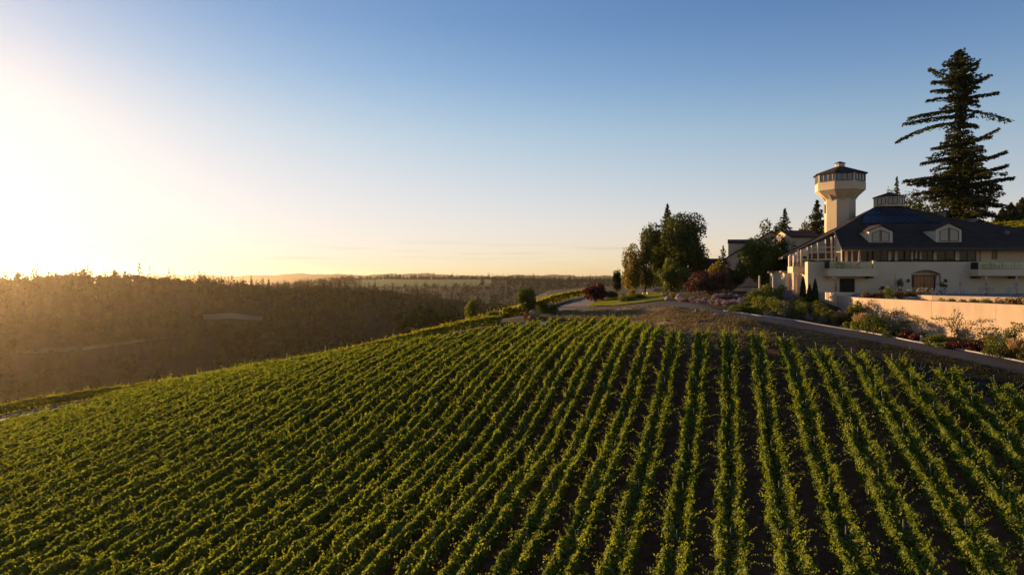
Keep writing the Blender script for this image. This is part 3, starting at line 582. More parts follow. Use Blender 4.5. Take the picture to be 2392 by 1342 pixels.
# the great fir behind the winery
FY = 124.0
def fz(zx, zy): return (X(2080 + zx / 2.856, FY), FY, Z(90 + zy / 2.856, FY))
base = on(2242, FY); top = Z(116, FY); FH = top - base.z; pm = FY / F / 2.856
hs = [70, 130, 200, 300, 380, 450, 520, 600, 680, 760, 850, 950, 1050, 1150, 1300, 1500]; hw = [6, 55, 95, 120, 105, 100, 70, 75, 100, 140, 180, 210, 240, 262, 270, 250]
qs = [(Z(90 + v / 2.856, FY) - base.z) / FH for v in hs]; prof = (qs[::-1], [w * pm for w in hw[::-1]])
ex = []
for zx, zy, bx, by, dr, dn in [(340, 175, 465, 190, .05, 1), (250, 205, 455, 265, -.1, 1.2), (245, 300, 455, 300, .12, 1.2), (262, 352, 452, 345, .1, 1), (258, 405, 450, 400, .2, .9), (122, 528, 450, 480, .15, 1.2), (118, 556, 450, 515, .1, 1.1),
                           (78, 668, 445, 560, .3, 1.2), (262, 738, 440, 700, .1, 1.1), (240, 822, 440, 790, .1, 1.2), (128, 938, 440, 915, .1, 1.3), (130, 962, 430, 960, .1, 1.2), (575, 150, 470, 220, -.1, 1), (612, 160, 470, 300, -.15, 1.2), (670, 238, 468, 330, 0, 1.3),
                           (630, 300, 465, 350, .1, 1), (715, 358, 462, 400, .02, 1.2), (630, 395, 460, 430, .1, 1), (802, 545, 460, 470, .12, .8), (612, 575, 458, 560, .15, 1), (678, 612, 455, 720, -.1, 1.1), (680, 650, 455, 690, .05, 1), (725, 762, 455, 840, -.1, 1.4), (745, 850, 450, 930, 0, 1.5),
                           (765, 935, 450, 985, .05, 1.5), (715, 1110, 450, 1080, .1, 1.4), (718, 1190, 450, 1150, .1, 1.4), (185, 1030, 440, 1000, .12, 1.3), (700, 1000, 450, 1040, 0, 1.3)]:
    ex.append((fz(bx, by), tuple(np.array(fz(zx, zy)) + np.array([0, random.Random(zx).uniform(-2, 2), 0])), dr, dn))
conifer('tall_fir', 'towering old fir with ragged drooping branches behind the winery roof', base, FH, 7.2, 'fir', 11, nb=380, per=110, size=0.5, low=0.10, droop=0.12, prof=prof, extra=ex, jag=0.42, trunk_r=0.55, rise=0.05)

broad_tree('broadleaf_tree', 'dark round tree between the roof lantern and the tall fir', on(2146, 135), Z(443, 135) - on(2146, 135).z, 7.5, 'oak', 21, 3500, 0.42)
broad_tree('broadleaf_tree', 'dark tree peeping out between round tree and foot of the tall fir', on(2185, 138), Z(455, 138) - on(2185, 138).z, 6.0, 'oak', 22, 2500, 0.42)
conifer('conifer', 'slim pointed conifer rising behind the roof lantern', on(2095, 140), Z(413, 140) - on(2095, 140).z, 4.6, 'fir', 23, nb=150, per=34, size=0.5, power=0.95)
broad_tree('broadleaf_tree', 'yellowish tree top showing over the roof lantern', on(2074, 145), Z(436, 145) - on(2074, 145).z, 5.5, 'gold', 24, 2200, 0.42, shape='egg')
conifer('conifer', 'tall dark conifer at the right edge above hillside vines', on(2388, 195), Z(462, 195) - on(2388, 195).z, 4.2, 'fir', 25, nb=160, per=34, size=0.8)
conifer('conifer', 'shorter dark conifer left of the one at the right edge', on(2362, 192), Z(474, 192) - on(2362, 192).z, 3.8, 'fir', 26, nb=150, per=34, size=0.8)
conifer('conifer', 'small dark conifer next to the foot of the tall fir', on(2342, 190), Z(486, 190) - on(2342, 190).z, 3.2, 'fir', 27, nb=140, per=34, size=0.8)
conifer('conifer', 'dark broad conifer left of the tower shaft', on(1909, 137), Z(468, 137) - on(1909, 137).z, 6.6, 'fir', 28, nb=190, per=44, size=0.6, power=0.9)
broad_tree('broadleaf_tree', 'low green tree between conifer and tower behind the annex roof', on(1880, 132), Z(512, 132) - on(1880, 132).z, 5.0, 'olive', 29, 2200, 0.4)
conifer('conifer', 'pointed conifer standing over the gabled house', on(1833, 165), Z(487, 165) - on(1833, 165).z, 6.2, 'cypress', 30, nb=150, per=34, size=0.6, power=0.95)
broad_tree('broadleaf_tree', 'dark round oak crown behind the gabled house', on(1810, 172), Z(511, 172) - on(1810, 172).z, 8.6, 'oak', 31, 3600, 0.5, lumps=18)
# the group left of the gabled house
broad_tree('oak_tree', 'huge dark spreading oak at the crest beside the drive', on(1577, 131), Z(498, 131) - on(1577, 131).z, 13.6, 'oak', 32, 32000, 0.36, 0.04, lumps=70, lump_r=0.27)
conifer('conifer', 'pointed conifer poking out above the big oak', on(1559, 141), Z(476, 141) - on(1559, 141).z, 6.5, 'cypress', 33, nb=190, per=34, size=0.55, power=0.95)
broad_tree('broadleaf_tree', 'golden lit tree at the left flank of the big oak', on(1476, 124), Z(572, 124) - on(1476, 124).z, 4.6, 'gold', 34, 4500, 0.30, 0.06, 'egg', lumps=24)
broad_tree('broadleaf_tree', 'tall olive tree between golden tree and big oak', on(1508, 126), Z(560, 126) - on(1508, 126).z, 4.2, 'olive', 35, 4000, 0.32, 0.06, 'egg', lumps=22)
broad_tree('broadleaf_tree', 'small dark tree left of the golden tree', on(1441, 135), Z(627, 135) - on(1441, 135).z, 2.2, 'fir', 36, 1600, 0.3, 0.1, 'egg')
broad_tree('broadleaf_tree', 'fresh green young tree in front of the big oak', on(1568, 106), Z(602, 106) - on(1568, 106).z, 5.0, 'lime', 37, 7500, 0.22, 0.14, lumps=30, lump_r=0.28)
broad_tree('broadleaf_tree', 'broad green tree in front of the gabled house', on(1783, 116), Z(556, 116) - on(1783, 116).z, 8.6, 'lime', 38, 14000, 0.28, 0.12, lumps=44, lump_r=0.28)
broad_tree('broadleaf_tree', 'shaded green tree behind the corner of the winery balcony', on(1842, 120), Z(545, 120) - on(1842, 120).z, 5.6, 'oak', 39, 4200, 0.32, 0.12)
conifer('conifer', 'small dark spruce beside the gabled house wall', on(1689, 118), Z(574, 118) - on(1689, 118).z, 2.6, 'cypress', 40, nb=80, per=16, size=0.4)
broad_tree('broadleaf_tree', 'yellow green tree behind the purple smoke bushes', on(1678, 109), Z(610, 109) - on(1678, 109).z, 3.4, 'gold', 41, 2600, 0.26, 0.1, 'egg')
broad_tree('broadleaf_tree', 'dark shaded tree under the gabled house beside the spruce', on(1712, 114), Z(628, 114) - on(1712, 114).z, 5.0, 'fir', 42, 2600, 0.34, 0.05)
broad_tree('smoke_bush', 'left purple brown smoke bush above the lavender row', on(1634, 99), Z(627, 99) - on(1634, 99).z, 4.3, 'smoke', 43, 4800, 0.20, 0.02, 'dome', cat='bush', trunk_r=0.06)
broad_tree('smoke_bush', 'right purple brown smoke bush above the lavender row', on(1686, 99), Z(622, 99) - on(1686, 99).z, 3.9, 'smoke', 44, 4600, 0.20, 0.02, 'dome', cat='bush', trunk_r=0.06)
broad_tree('red_maple', 'low spreading red maple at the bend of the drive', on(1390, 112), Z(655, 112) - on(1390, 112).z, 4.3, 'maple', 45, 5200, 0.22, 0.0, 'dome', lumps=30, lump_r=0.32)
broad_tree('round_bush', 'small upright tree on the brow of the hill, smaller of the two', on(1101, 101), Z(696, 101) - on(1101, 101).z, 2.7, 'bright_shrub', 46, 3600, 0.18, 0.05, 'egg', lumps=24, lump_r=0.34)
broad_tree('round_bush', 'larger round tree on the brow of the hill by the far vines', on(1232, 104), Z(667, 104) - on(1232, 104).z, 3.4, 'shrub', 47, 4600, 0.20, 0.08, 'round', lumps=26, lump_r=0.34)
broad_tree('shrub', 'dark green shrub right of the larger brow tree', on(1266, 101), Z(698, 101) - on(1266, 101).z, 1.9, 'shrub', 48, 1500, 0.16, 0.02, 'dome', cat='bush', trunk_r=0.04)
broad_tree('shrub', 'low dark shrub at the end of the vines by the drive', on(1292, 100), Z(709, 100) - on(1292, 100).z, 1.8, 'shrub', 49, 1400, 0.16, 0.02, 'dome', cat='bush', trunk_r=0.04)

# ------------------------------------------------------------------ woods over the valley
def tree_proto(kind, rng, n):
    if kind == 'round':
        V, _ = crown_leaves((0, 0, 0.54), 0.40, 0.40, 0.42, n, 0.17, rng, 10, 0.42, noise=0.22, hollow=0.9); return V
    C = []; Nn = []; T = []; S = []
    for i in range(n):
        q = rng.random() ** 1.25; a = rng.uniform(0, 6.283); rad = 0.20 * (1 - q) ** 0.8 * rng.uniform(0.4, 1.0) + 0.008
        C.append((math.cos(a) * rad, math.sin(a) * rad, 0.05 + 0.93 * q)); T.append((math.cos(a), math.sin(a), -0.5)); Nn.append((math.cos(a) * 0.5, math.sin(a) * 0.5, 0.8)); S.append(0.13 * (1.1 - 0.75 * q))
    return leaves(np.array(C), unit(np.array(Nn) + rng.normal(0, 0.3, (n, 3))), np.array(S), rng, 0.7, np.array(T))
def lump_proto(rng):
    """a crown of overlapping knobbly lumps, as triangles"""
    import bmesh
    bm = bmesh.new(); bmesh.ops.create_icosphere(bm, subdivisions=2, radius=1.0); bm.verts.ensure_lookup_table()
    v = np.array([p.co[:] for p in bm.verts]); f = np.array([[q.index for q in p.verts] for p in bm.faces]); bm.free(); out = []
    bm = bmesh.new(); bmesh.ops.create_icosphere(bm, subdivisions=1, radius=1.0); v1 = np.array([p.co[:] for p in bm.verts]); f1 = np.array([[q.index for q in p.verts] for p in bm.faces]); bm.free()
    for i in range(6):
        a = i * 2.4 + rng.uniform(-.4, .4); z = rng.uniform(0.34, 0.84); r = rng.uniform(0.05, 0.30) * (1.15 - z); rad = rng.uniform(0.17, 0.25)
        V = v1 * (1 + rng.normal(0, 0.09, (len(v1), 1))) * rad * np.array([1, 1, 0.85]) + np.array([math.cos(a) * r, math.sin(a) * r, z - 0.03]); out.append(V[f1].reshape(-1, 3))
    V = v1 * (1 + rng.normal(0, 0.09, (len(v1), 1))) * np.array([0.33, 0.33, 0.36]) + np.array([0, 0, 0.42]); out.append(V[f1].reshape(-1, 3))
    return np.concatenate(out)
PR = np.random.default_rng(5)
ROUND = [lump_proto(PR) for _ in range(8)]; LONE = [tree_proto('round', PR, 190) for _ in range(4)]; CONE = [tree_proto('cone', PR, 120) for _ in range(5)]
R_LOW = [tree_proto('round', PR, 34) * 1.0 for _ in range(4)]; C_LOW = [tree_proto('cone', PR, 26) for _ in range(4)]
def plant_mass(name, label, pts, kinds, hts, mat, rounds, cones, rng, wide=1.0):
    out = []
    for (x, y, z), kd, h in zip(pts, kinds, hts):
        P = (cones if kd else rounds)[int(rng.integers(len(cones if kd else rounds)))]; a = rng.uniform(0, 6.283); ca, sa = math.cos(a), math.sin(a)
        w = h * (wide if not kd else 1.0) * rng.uniform(0.85, 1.2)
        out.append(np.stack([x + (P[:, 0] * ca - P[:, 1] * sa) * w, y + (P[:, 0] * sa + P[:, 1] * ca) * w, z - 0.3 + P[:, 2] * h], 1))
    o = np_mesh(name, np.concatenate(out), M[mat], None, 3 if rounds is ROUND and not any(kinds) else 4); return tag(o, label, 'woodland', None, 'stuff')
def in_gap(px, py):
    return (470 < px < 618 and 728 < py < 752) or (20 < px < 440 and 778 < py < 832 and abs(py - (812 - (px - 20) * 0.065)) < 15)
rng = np.random.default_rng(8)
pts = []; kinds = []; hts = []; npt = 3700
az0, az1 = math.atan((-140 - CX) / F), math.atan((1420 - CX) / F)
A = rng.uniform(az0, az1, npt); Dd = np.sqrt(rng.uniform(0, 1, npt) * (900 ** 2 - 215 ** 2) + 215 ** 2)
xx = np.sin(A) * Dd; yy = np.cos(A) * Dd; zz = H(xx, yy); so = outside(xx, yy)
clump = np.sin(xx * 0.02) * np.cos(yy * 0.016 + 1) + np.sin(xx * 0.045 + yy * 0.03)
for x, y, z, s, c in zip(xx, yy, zz, so, clump):
    if s < (70 if CX + F * x / y < 1120 else 30): continue
    if in_gap(CX + F * x / y, HY - F * z / y): continue
    k = rng.random() < (0.34 if c > 0.2 else 0.10); hh = rng.uniform(13, 20) if k else rng.gamma(9, 1.2)
    if not k: hh = min(hh, 14.0 if math.hypot(x, y) < 560 else 9.5)
    pq, pz = CX + F * x / y, HY - F * z / y
    for a0, a1, lim in ((470, 618, 750), (20, 440, 826 - (pq - 20) * 0.075)):
        if a0 < pq < a1 and lim <= pz < lim + 60: hh = min(hh, max(2.0, (pz - lim + 5) / F * y))
    pts.append((x, y, z)); kinds.append(k); hts.append(hh)
rd = [i for i, k in enumerate(kinds) if not k]; cn = [i for i, k in enumerate(kinds) if k]
pick = lambda L, I: [L[i] for i in I]
plant_mass('broadleaf_forest', 'brown green broadleaf woods covering the slope across the valley', pick(pts, rd), pick(kinds, rd), pick(hts, rd), 'forest', ROUND, CONE, rng)
plant_mass('conifer_forest', 'darker conifers scattered through the woods across the valley', pick(pts, cn), pick(kinds, cn), pick(hts, cn), 'conif_far', ROUND, CONE, rng)
yp = []
for _ in range(1500):
    px = rng.uniform(20, 440); py = 800 - (px - 20) * 0.06 + rng.uniform(-10, 26) * (1 - 0.4 * (px - 20) / 420); yp.append((px, py))
def far_hit(px, py):
    ys = np.geomspace(215, 1000, 900); x = (px - CX) / F * ys; g = H(x, ys); z = (HY - py) / F * ys; ok = g >= z
    y = float(ys[int(np.argmax(ok))]) if ok.any() else 600.0
    return ((px - CX) / F * y, y)
yy_ = [far_hit(*q) for q in yp[:420]]
# farther woods
pts = []; kinds = []; hts = []
A = rng.uniform(math.atan((560 - CX) / F), math.atan((1760 - CX) / F), 8500); Dd = np.sqrt(rng.uniform(950 ** 2, 3000 ** 2, 8500)); xx = np.sin(A) * Dd; yy = np.cos(A) * Dd; zz = H(xx, yy); pp = CX + F * xx / yy
for x, y, z, p, D in zip(xx, yy, zz, pp, Dd):
    if 830 < p < 1150 and 1440 < D < 1960: continue
    k = rng.random() < 0.6; pts.append((x, y, z)); kinds.append(k); hts.append(rng.uniform(14, 24) if k else rng.uniform(10, 16))
plant_mass('young_wood', 'lighter strip of young trees along the valley floor', [(x, y, h1(x, y)) for x, y in yy_], [False] * len(yy_), list(rng.uniform(3, 5.5, len(yy_))), 'olive', R_LOW, C_LOW, rng, 1.2)
plant_mass('distant_forest', 'hazy far woods rolling away to the horizon', pts, kinds, hts, 'conif_far', R_LOW, C_LOW, rng)
# single trees that stand out: one mesh each
far_me = {}
def lone(kind, i, loc, h, label, group, w=1.0):
    key = (kind, i % 3)
    if key not in far_me:
        P = (LONE if kind == 'broadleaf_tree' else CONE)[i % 3]; o = np_mesh(kind, P, M['forest' if kind == 'broadleaf_tree' else 'conif_far'], None, 4); far_me[key] = o.data; bpy.data.objects.remove(o)
    o = bpy.data.objects.new(kind, far_me[key]); col.objects.link(o); o.location = loc; o.scale = (h * w, h * w, h); o.rotation_euler = (0, 0, i * 1.7)
    return tag(o, label, 'tree', group)
rng = np.random.default_rng(12)
for i in range(74):
    px = 12 * i + rng.uniform(-4, 4); D = rng.uniform(770, 840); a = math.atan((px - CX) / F); x, y = math.sin(a) * D, math.cos(a) * D
    con = rng.random() < (0.5 if 200 < px < 900 else 0.25)
    if con: lone('conifer', i, (x, y, h1(x, y) - 0.5), rng.uniform(15, 22) * (1.25 if rng.random() < 0.12 else 1), 'pointed hazy conifer on the skyline of the wooded ridge left of the vineyard', 'conifers on the ridge skyline')
    else: lone('broadleaf_tree', i, (x, y, h1(x, y) - 0.5), rng.uniform(9, 14), 'rounded hazy tree on the skyline of the wooded ridge left of the vineyard', 'broadleaf trees on the ridge skyline', 1.15)
for i in range(46):
    px = 1195 + 5.6 * i + rng.uniform(-2, 2); D = rng.uniform(2000, 2200); a = math.atan((px - CX) / F); x, y = math.sin(a) * D, math.cos(a) * D
    lone('conifer', i, (x, y, h1(x, y) - 0.5), rng.uniform(17, 29), 'small hazy conifer of the tree line on the horizon left of the red maple', 'conifers of the horizon tree line', 1.1)
for i in range(26):
    px = 905 + 9.6 * i + rng.uniform(-3, 3)
    if 1083 < px < 1100: continue
    D = rng.uniform(1970, 2050); a = math.atan((px - CX) / F); x, y = math.sin(a) * D, math.cos(a) * D
    lone('conifer' if i % 3 else 'broadleaf_tree', i, (x, y, h1(x, y) - 0.5), rng.uniform(15, 25) if i % 3 else rng.uniform(13, 18), 'hazy %s in the belt along the top of the distant green field' % ('conifer' if i % 3 else 'round tree'), 'trees above the distant field', 1.25)
for i, (px, pt, D, h) in enumerate([(945, 726, 330, 11), (975, 718, 340, 13), (1003, 716, 350, 13), (1030, 722, 335, 11), (1052, 716, 345, 10)]):
    a = math.atan((px - CX) / F); x, y = math.sin(a) * D, math.cos(a) * D
    lone('broadleaf_tree', i, (x, y, Z(pt, y) - h), h, ['leftmost', 'second', 'middle', 'fourth', 'rightmost'][i] + ' of five round trees in the valley just behind the brow', 'round valley trees', 1.1)
lone('conifer', 1, (X(1127, 1500), 1500, h1(X(1127, 1500), 1500)), 26, 'lone dark tree standing at the right end of the distant green field', None, 1.4)

def patch(name, px_poly_top, px_poly_bot, mat, off, rngD):
    """a field on the far slopes: its two long sides given as azimuth and distance"""
    A = [(math.sin(math.atan((p - CX) / F)) * d, math.cos(math.atan((p - CX) / F)) * d) for p, d in px_poly_top]; B = [(math.sin(math.atan((p - CX) / F)) * d, math.cos(math.atan((p - CX) / F)) * d) for p, d in px_poly_bot]
    return strip(name, A, B, 60, 14, off, mat)
strip('dry_meadow', [far_hit(p, q) for p, q in [(472, 737), (540, 733), (614, 741)]], [far_hit(p, q) for p, q in [(476, 748), (540, 746), (610, 750)]], 24, 6, 0.8, M['meadow'])
strip('valley_field', [far_hit(p, q) for p, q in [(10, 800), (150, 792), (300, 784), (430, 775)]], [far_hit(p, q) for p, q in [(40, 828), (160, 826), (300, 806), (430, 790)]], 40, 8, 0.8, M['meadow'])
patch('distant_vineyard', [(845, 1930), (950, 1945), (1150, 1945)], [(845, 1480), (950, 1470), (1150, 1470)], M['farvine'], 0.8, None)
# pale hills on the horizon
hx = np.linspace(-6200, 3200, 220); hz = 16 + 16 * np.exp(-((hx + 2450) / 900) ** 2) + 16 * np.exp(-((hx + 1300) / 500) ** 2) + 8 * np.sin(hx * 0.004) + 6 * np.sin(hx * 0.011 + 1) + 4 * np.sin(hx * 0.027)
mb = MB(); n = len(hx)
mb.v = [(x, 8600, -60) for x in hx] + [(x, 8900, z + 22) for x, z in zip(hx, hz)] + [(x, 9300, -60) for x in hx]
mb.f = [(j * n + i, j * n + i + 1, (j + 1) * n + i + 1, (j + 1) * n + i) for j in range(2) for i in range(n - 1)]
tag(mb.build('hills', M['hill'], None, True), kind='structure')
# the air
def haze():
    m, N, L, out = new_mat('evening_haze'); v = N.new('ShaderNodeVolumePrincipled'); v.inputs['Color'].default_value = (1.0, 0.80, 0.56, 1); v.inputs['Density'].default_value = HAZE_DENSITY; v.inputs['Anisotropy'].default_value = HAZE_G
    L.new(v.outputs[0], out.inputs['Volume'])
    o = MB().box(-9100, 7100, -410, 9450, -140, 75).build('haze', m); return tag(o, kind='stuff')
haze()

# ------------------------------------------------------------------ the winery
YF = 95.0                                     # the long front stands square to the view
W = thing('winery_building', 'cream stucco winery with dark hipped roof, two dormers and balconies', 'building', (58, YF, -2.1))
ZP = -2.10                                    # patio level
xl, xr = X(1887, YF), 78.0; ztop = Z(611, YF)
# front wall with the deep arched doorway
ax0, ax1 = X(2128, YF), X(2198, YF); acx = (ax0 + ax1) / 2; ahw = (ax1 - ax0) / 2; zs = Z(640, YF); rise = Z(630, YF) - zs
def arc(n=16): return [(acx - ahw + 2 * ahw * i / n, zs + rise * (1 - ((2 * i / n) - 1) ** 2)) for i in range(n + 1)]
m = MB(); A = arc(); zb = -6.5
m.face([(xl, YF, zb), (ax0, YF, zb), (ax0, YF, ztop), (xl, YF, ztop)]); m.face([(ax1, YF, zb), (xr, YF, zb), (xr, YF, ztop), (ax1, YF, ztop)])
for (x0, z0), (x1, z1) in zip(A[:-1], A[1:]): m.face([(x0, YF, z0), (x1, YF, z1), (x1, YF, ztop), (x0, YF, ztop)]); m.face([(x0, YF, z0), (x0, YF + 1.0, z0), (x1, YF + 1.0, z1), (x1, YF, z1)])
m.face([(ax0, YF, zb), (ax0, YF + 1.0, zb), (ax0, YF + 1.0, zs), (ax0, YF, zs)]); m.face([(ax1, YF, zs), (ax1, YF + 1.0, zs), (ax1, YF + 1.0, zb), (ax1, YF, zb)])
m.face([(p[0], YF + 1.0, p[1]) for p in A] + [(ax1, YF + 1.0, zb), (ax0, YF + 1.0, zb)])
m.face([(xl, YF, zb), (xl, YF, ztop), (xl, YF + 0.95, ztop), (xl, YF + 0.95, zb)])          # sunlit left end
m.face([(xl, YF, ztop), (xr, YF, ztop), (xr, YF + 0.45, ztop), (xl, YF + 0.45, ztop)]); m.face([(xl, YF + 0.45, ztop), (xr, YF + 0.45, ztop), (xr, YF + 0.45, 1.15), (xl, YF + 0.45, 1.15)])
m.build('wall', M['stucco'], W)
xs_ = X(1885, 97.5)
m = MB().face([(xl, YF + 0.95, zb), (xl, YF + 0.95, 1.15), (xs_ + 0.02, YF + 0.95, 1.15), (xs_ + 0.02, YF + 0.95, zb)]).face([(xs_, YF + 0.95, zb), (xs_, YF + 0.95, 1.15), (xs_, 103.5, 1.15), (xs_, 103.5, zb)])
m.box(xs_ + 0.15, 77.9, 96.2, 112, -6, 0.9); m.build('side_wall', M['stucco'], W)
MB().box(xs_ - 0.2, 77.95, YF + 0.46, 112, 0.92, 1.16).build('terrace_floor', M['patio'], W)
# double door with raised boards
dz0, dz1 = ZP, Z(644, YF + 0.9); dx0, dx1 = X(2134, YF + 0.9), X(2182, YF + 0.9); dm = (dx0 + dx1) / 2
MB().box(dx0 - 0.12, dx1 + 0.12, YF + 0.82, YF + 0.98, dz1, dz1 + 0.13).box(dx0 - 0.14, dx0 - 0.01, YF + 0.83, YF + 0.98, dz0, dz1 - 0.002).box(dx1 + 0.01, dx1 + 0.14, YF + 0.83, YF + 0.98, dz0, dz1 - 0.002).build('door_frame', M['fascia'], W)
for a, b in ((dx0, dm - 0.015), (dm + 0.015, dx1)):
    m = MB().box(a, b, YF + 0.90, YF + 0.97, dz0, dz1)
    nb = 3
    for i in range(nb):
        for j in range(4):
            u0 = a + 0.07 + (b - a - 0.10) * i / nb; u1 = a + (b - a - 0.10) * (i + 1) / nb + 0.02; v0 = dz0 + 0.1 + (dz1 - dz0 - 0.15) * j / 4; v1 = dz0 + 0.04 + (dz1 - dz0 - 0.15) * (j + 1) / 4
            m.box(u0, u1, YF + 0.86, YF + 0.899, v0, v1)
    d = m.build('door', M['doorwood'], W); hx_ = dm + (-0.12 if a < dm - 1 else 0.12)
    MB().bar((hx_, YF + 0.83, dz0 + 1.0), (hx_, YF + 0.83, dz0 + 1.35), 0.04).build('handle', M['iron'], d)
# storage opening under the left balcony
def window(parent, x0, x1, z0, z1, y, nx=2, nz=1, fr='frame', fw=0.07, glass='glass', name='window', deep=0.10, fd=0.06):
    """a framed window in a wall that faces the camera's side: pane with its own frame proud of the wall"""
    g = MB().face([(x0, y - 0.012, z0), (x1, y - 0.012, z0), (x1, y - 0.012, z1), (x0, y - 0.012, z1)]).build(name, M[glass], parent)
    f = MB()
    f.box(x0 - fw, x1 + fw, y - fd, y - 0.003, z1, z1 + fw); f.box(x0 - fw, x1 + fw, y - fd, y - 0.003, z0 - fw, z0); f.box(x0 - fw, x0, y - fd + 0.003, y - 0.004, z0, z1); f.box(x1, x1 + fw, y - fd + 0.003, y - 0.004, z0, z1)
    for i in range(1, nx): c = x0 + (x1 - x0) * i / nx; f.box(c - fw / 2, c + fw / 2, y - fd + 0.006, y - 0.005, z0, z1)
    for j in range(1, nz): c = z0 + (z1 - z0) * j / nz; f.box(x0, x1, y - fd + 0.009, y - 0.006, c - fw / 3, c + fw / 3)
    f.build('frame', M[fr], g); return g
window(W, X(1962, YF), X(1995, YF), Z(681, YF), Z(651, YF), YF, 1, 1, glass='interior')
window(W, X(1949.5, YF), X(1955, YF), Z(679, YF), Z(652, YF), YF, 1, 1, 'trim')
# balconies
def balcony(x0, x1, y0, z0, z1, rail_z, x_rail1=None):
    b = MB().box(x0, x1, y0, YF - 0.003, z0, z1).build('balcony', M['stucco'], W)
    MB().box(x0 + 0.1, x1 - 0.1, y0 + 0.06, YF - 0.2, z1 + 0.002, z1 + 0.03).build('balcony_floor', M['patio'], b)
    xe = x_rail1 or x1; n = max(2, int((xe - x0) / 1.6)); g = MB(); ps = MB()
    for i in range(n):
        u0 = x0 + 0.12 + (xe - x0 - 0.2) * i / n; u1 = x0 + 0.06 + (xe - x0 - 0.2) * (i + 1) / n; g.box(u0, u1, y0 + 0.10, y0 + 0.12, z1 + 0.05, rail_z)
    g.box(x0 + 0.08, x0 + 0.10, y0 + 0.14, YF - 0.1, z1 + 0.05, rail_z)
    g.build('glass_railing', M['railglass'], b)
    for i in range(n + 1): u = x0 + 0.09 + (xe - x0 - 0.2) * i / n; ps.box(u - 0.02, u + 0.02, y0 + 0.09, y0 + 0.13, z1, rail_z + 0.02)
    ps.box(x0 + 0.06, xe, y0 + 0.095, y0 + 0.125, rail_z + 0.021, rail_z + 0.05); ps.build('railing_frame', M['metal'], b); return b
yb = 93.2; bx = X(1937, yb)
B1 = balcony(bx, X(2050, yb), yb, Z(645, yb), Z(627, yb), Z(611, yb), X(2040, yb))
MB().box(X(2040, yb), X(2047, yb), yb + 0.05, yb + 0.4, Z(627, yb), Z(608.5, yb)).build('balcony_post', M['stucco'], W)
MB().box(X(1944, yb + .5), X(1954, yb + .5), yb + 0.5, YF - 0.01, Z(651, yb), Z(645.2, yb)).build('bracket', M['trim'], W)
B2 = balcony(X(2285, yb), 78.5, yb, Z(644, yb), Z(629, yb), Z(612, yb))
for u in (2040, 2292, 2380): MB().box(X(u, yb) - 0.25, X(u, yb) + 0.25, yb + 0.4, YF - 0.01, Z(650, yb), Z(645.4, yb)).build('bracket', M['fascia'], W)
MB().box(40.2, xs_ - 0.004, 98.0, 99.9, Z(637, 98), Z(622, 98)).build('balcony', M['stucco'], W)
MB().box(40.24, xs_ - 0.1, 98.03, 98.05, Z(622, 98) + 0.01, Z(612, 98)).build('glass_railing', M['railglass'], W)
for yy in (98.3, 101.2): MB().tube([(40.6, yy, -3.4), (40.6, yy, Z(637.5, 98))], 0.30, 12).build('column', M['stucco'], W, True)
for yy in (98.2, 99.8): MB().box(40.35, 40.6, yy, yy + 0.25, Z(622, 98) + 0.02, Z(596, 98)).build('post', M['trim'], W)
# pilaster block in front of the opening
MB().box(X(1955, 90.0), X(1995, 90.0), 90.0, 94.9, -6.0, Z(683.5, 90)).build('wing_wall', M['stucco'], W)
# upper storey: beam, columns and dark glazing behind the planted parapet
yu = 98.0; zf = 1.16; ze = Z(577.5, 98)
ux0 = X(1966, yu); ux1 = X(2289, yu)
MB().box(ux0, ux1, yu, yu + 0.4, Z(586, yu), ze + 0.2).build('beam', M['trim'], W)
cols = [(1977, 7), (1991, 4), (2029, 3), (2041, 3), (2079, 6), (2094, 6), (2115, 2), (2131, 5), (2141, 4), (2151, 4), (2185, 7), (2237, 9), (2286, 9)]
for i, (c, w) in enumerate(cols):
    MB().box(X(c - w / 2, yu), X(c + w / 2, yu), yu + 0.05, yu + 0.35, zf, Z(586, yu) - 0.003).build('column' if w > 3 else 'mullion', M['trim'] if w > 3 else M['frame'], W)
edges = [1966] + [c for c, w in cols] 
for a, b in zip(edges[:-1], edges[1:]):
    if b - a < 6: continue
    g = MB().face([(X(a, yu), yu + 0.22, zf), (X(b, yu), yu + 0.22, zf), (X(b, yu), yu + 0.22, Z(586, yu)), (X(a, yu), yu + 0.22, Z(586, yu))]).build('window', M['glass_dark'], W)
    if b - a > 30: MB().box(X((a + b) / 2 - 0.6, yu), X((a + b) / 2 + 0.6, yu), yu + 0.16, yu + 0.21, zf, Z(586, yu) - 0.004).build('frame', M['frame'], g)
# wall behind the right balcony with its small window, its yellow reflection painted in
MB().box(ux1 + 0.005, 78, yu - 0.2, yu + 0.2, zf, ze + 0.25).build('upper_wall', M['stucco'], W)
window(W, X(2315.5, yu), X(2326, yu), Z(604, yu), Z(586, yu), yu - 0.2, 1, 1, 'frame', 0.06, 'glass_gold')
# glazed prow on the left under the sloping verge
p0 = Vector((X(1846, 103.4), 103.4, 0)); p1 = Vector((X(1950, 98.9), 98.9, 0)); p2 = Vector((X(1966, 97.9), 97.9, 0))
def prow(name, mat, t0, t1, z0, z1a, z1b, off=0.0, a=None, b=None):
    a = a or p0; b = b or p1; d = (b - a).normalized(); nrm = Vector((d.y, -d.x, 0)) * off; q0 = a.lerp(b, t0) + nrm; q1 = a.lerp(b, t1) + nrm
    return MB().face([(q0.x, q0.y, z0), (q1.x, q1.y, z0), (q1.x, q1.y, z1b), (q0.x, q0.y, z1a)]).build(name, M[mat], W)
zl, zh = Z(593, 103.4), Z(549, 98.9)
prow('gable_glass', 'glass_dark', 0.0, 1.0, zf, zl, zh)
MB().face([(p1.x, p1.y, zf), (p2.x, p2.y, zf), (p2.x, p2.y, Z(579, 97.9)), (p1.x, p1.y, zh)]).build('gable_glass', M['glass'], W)
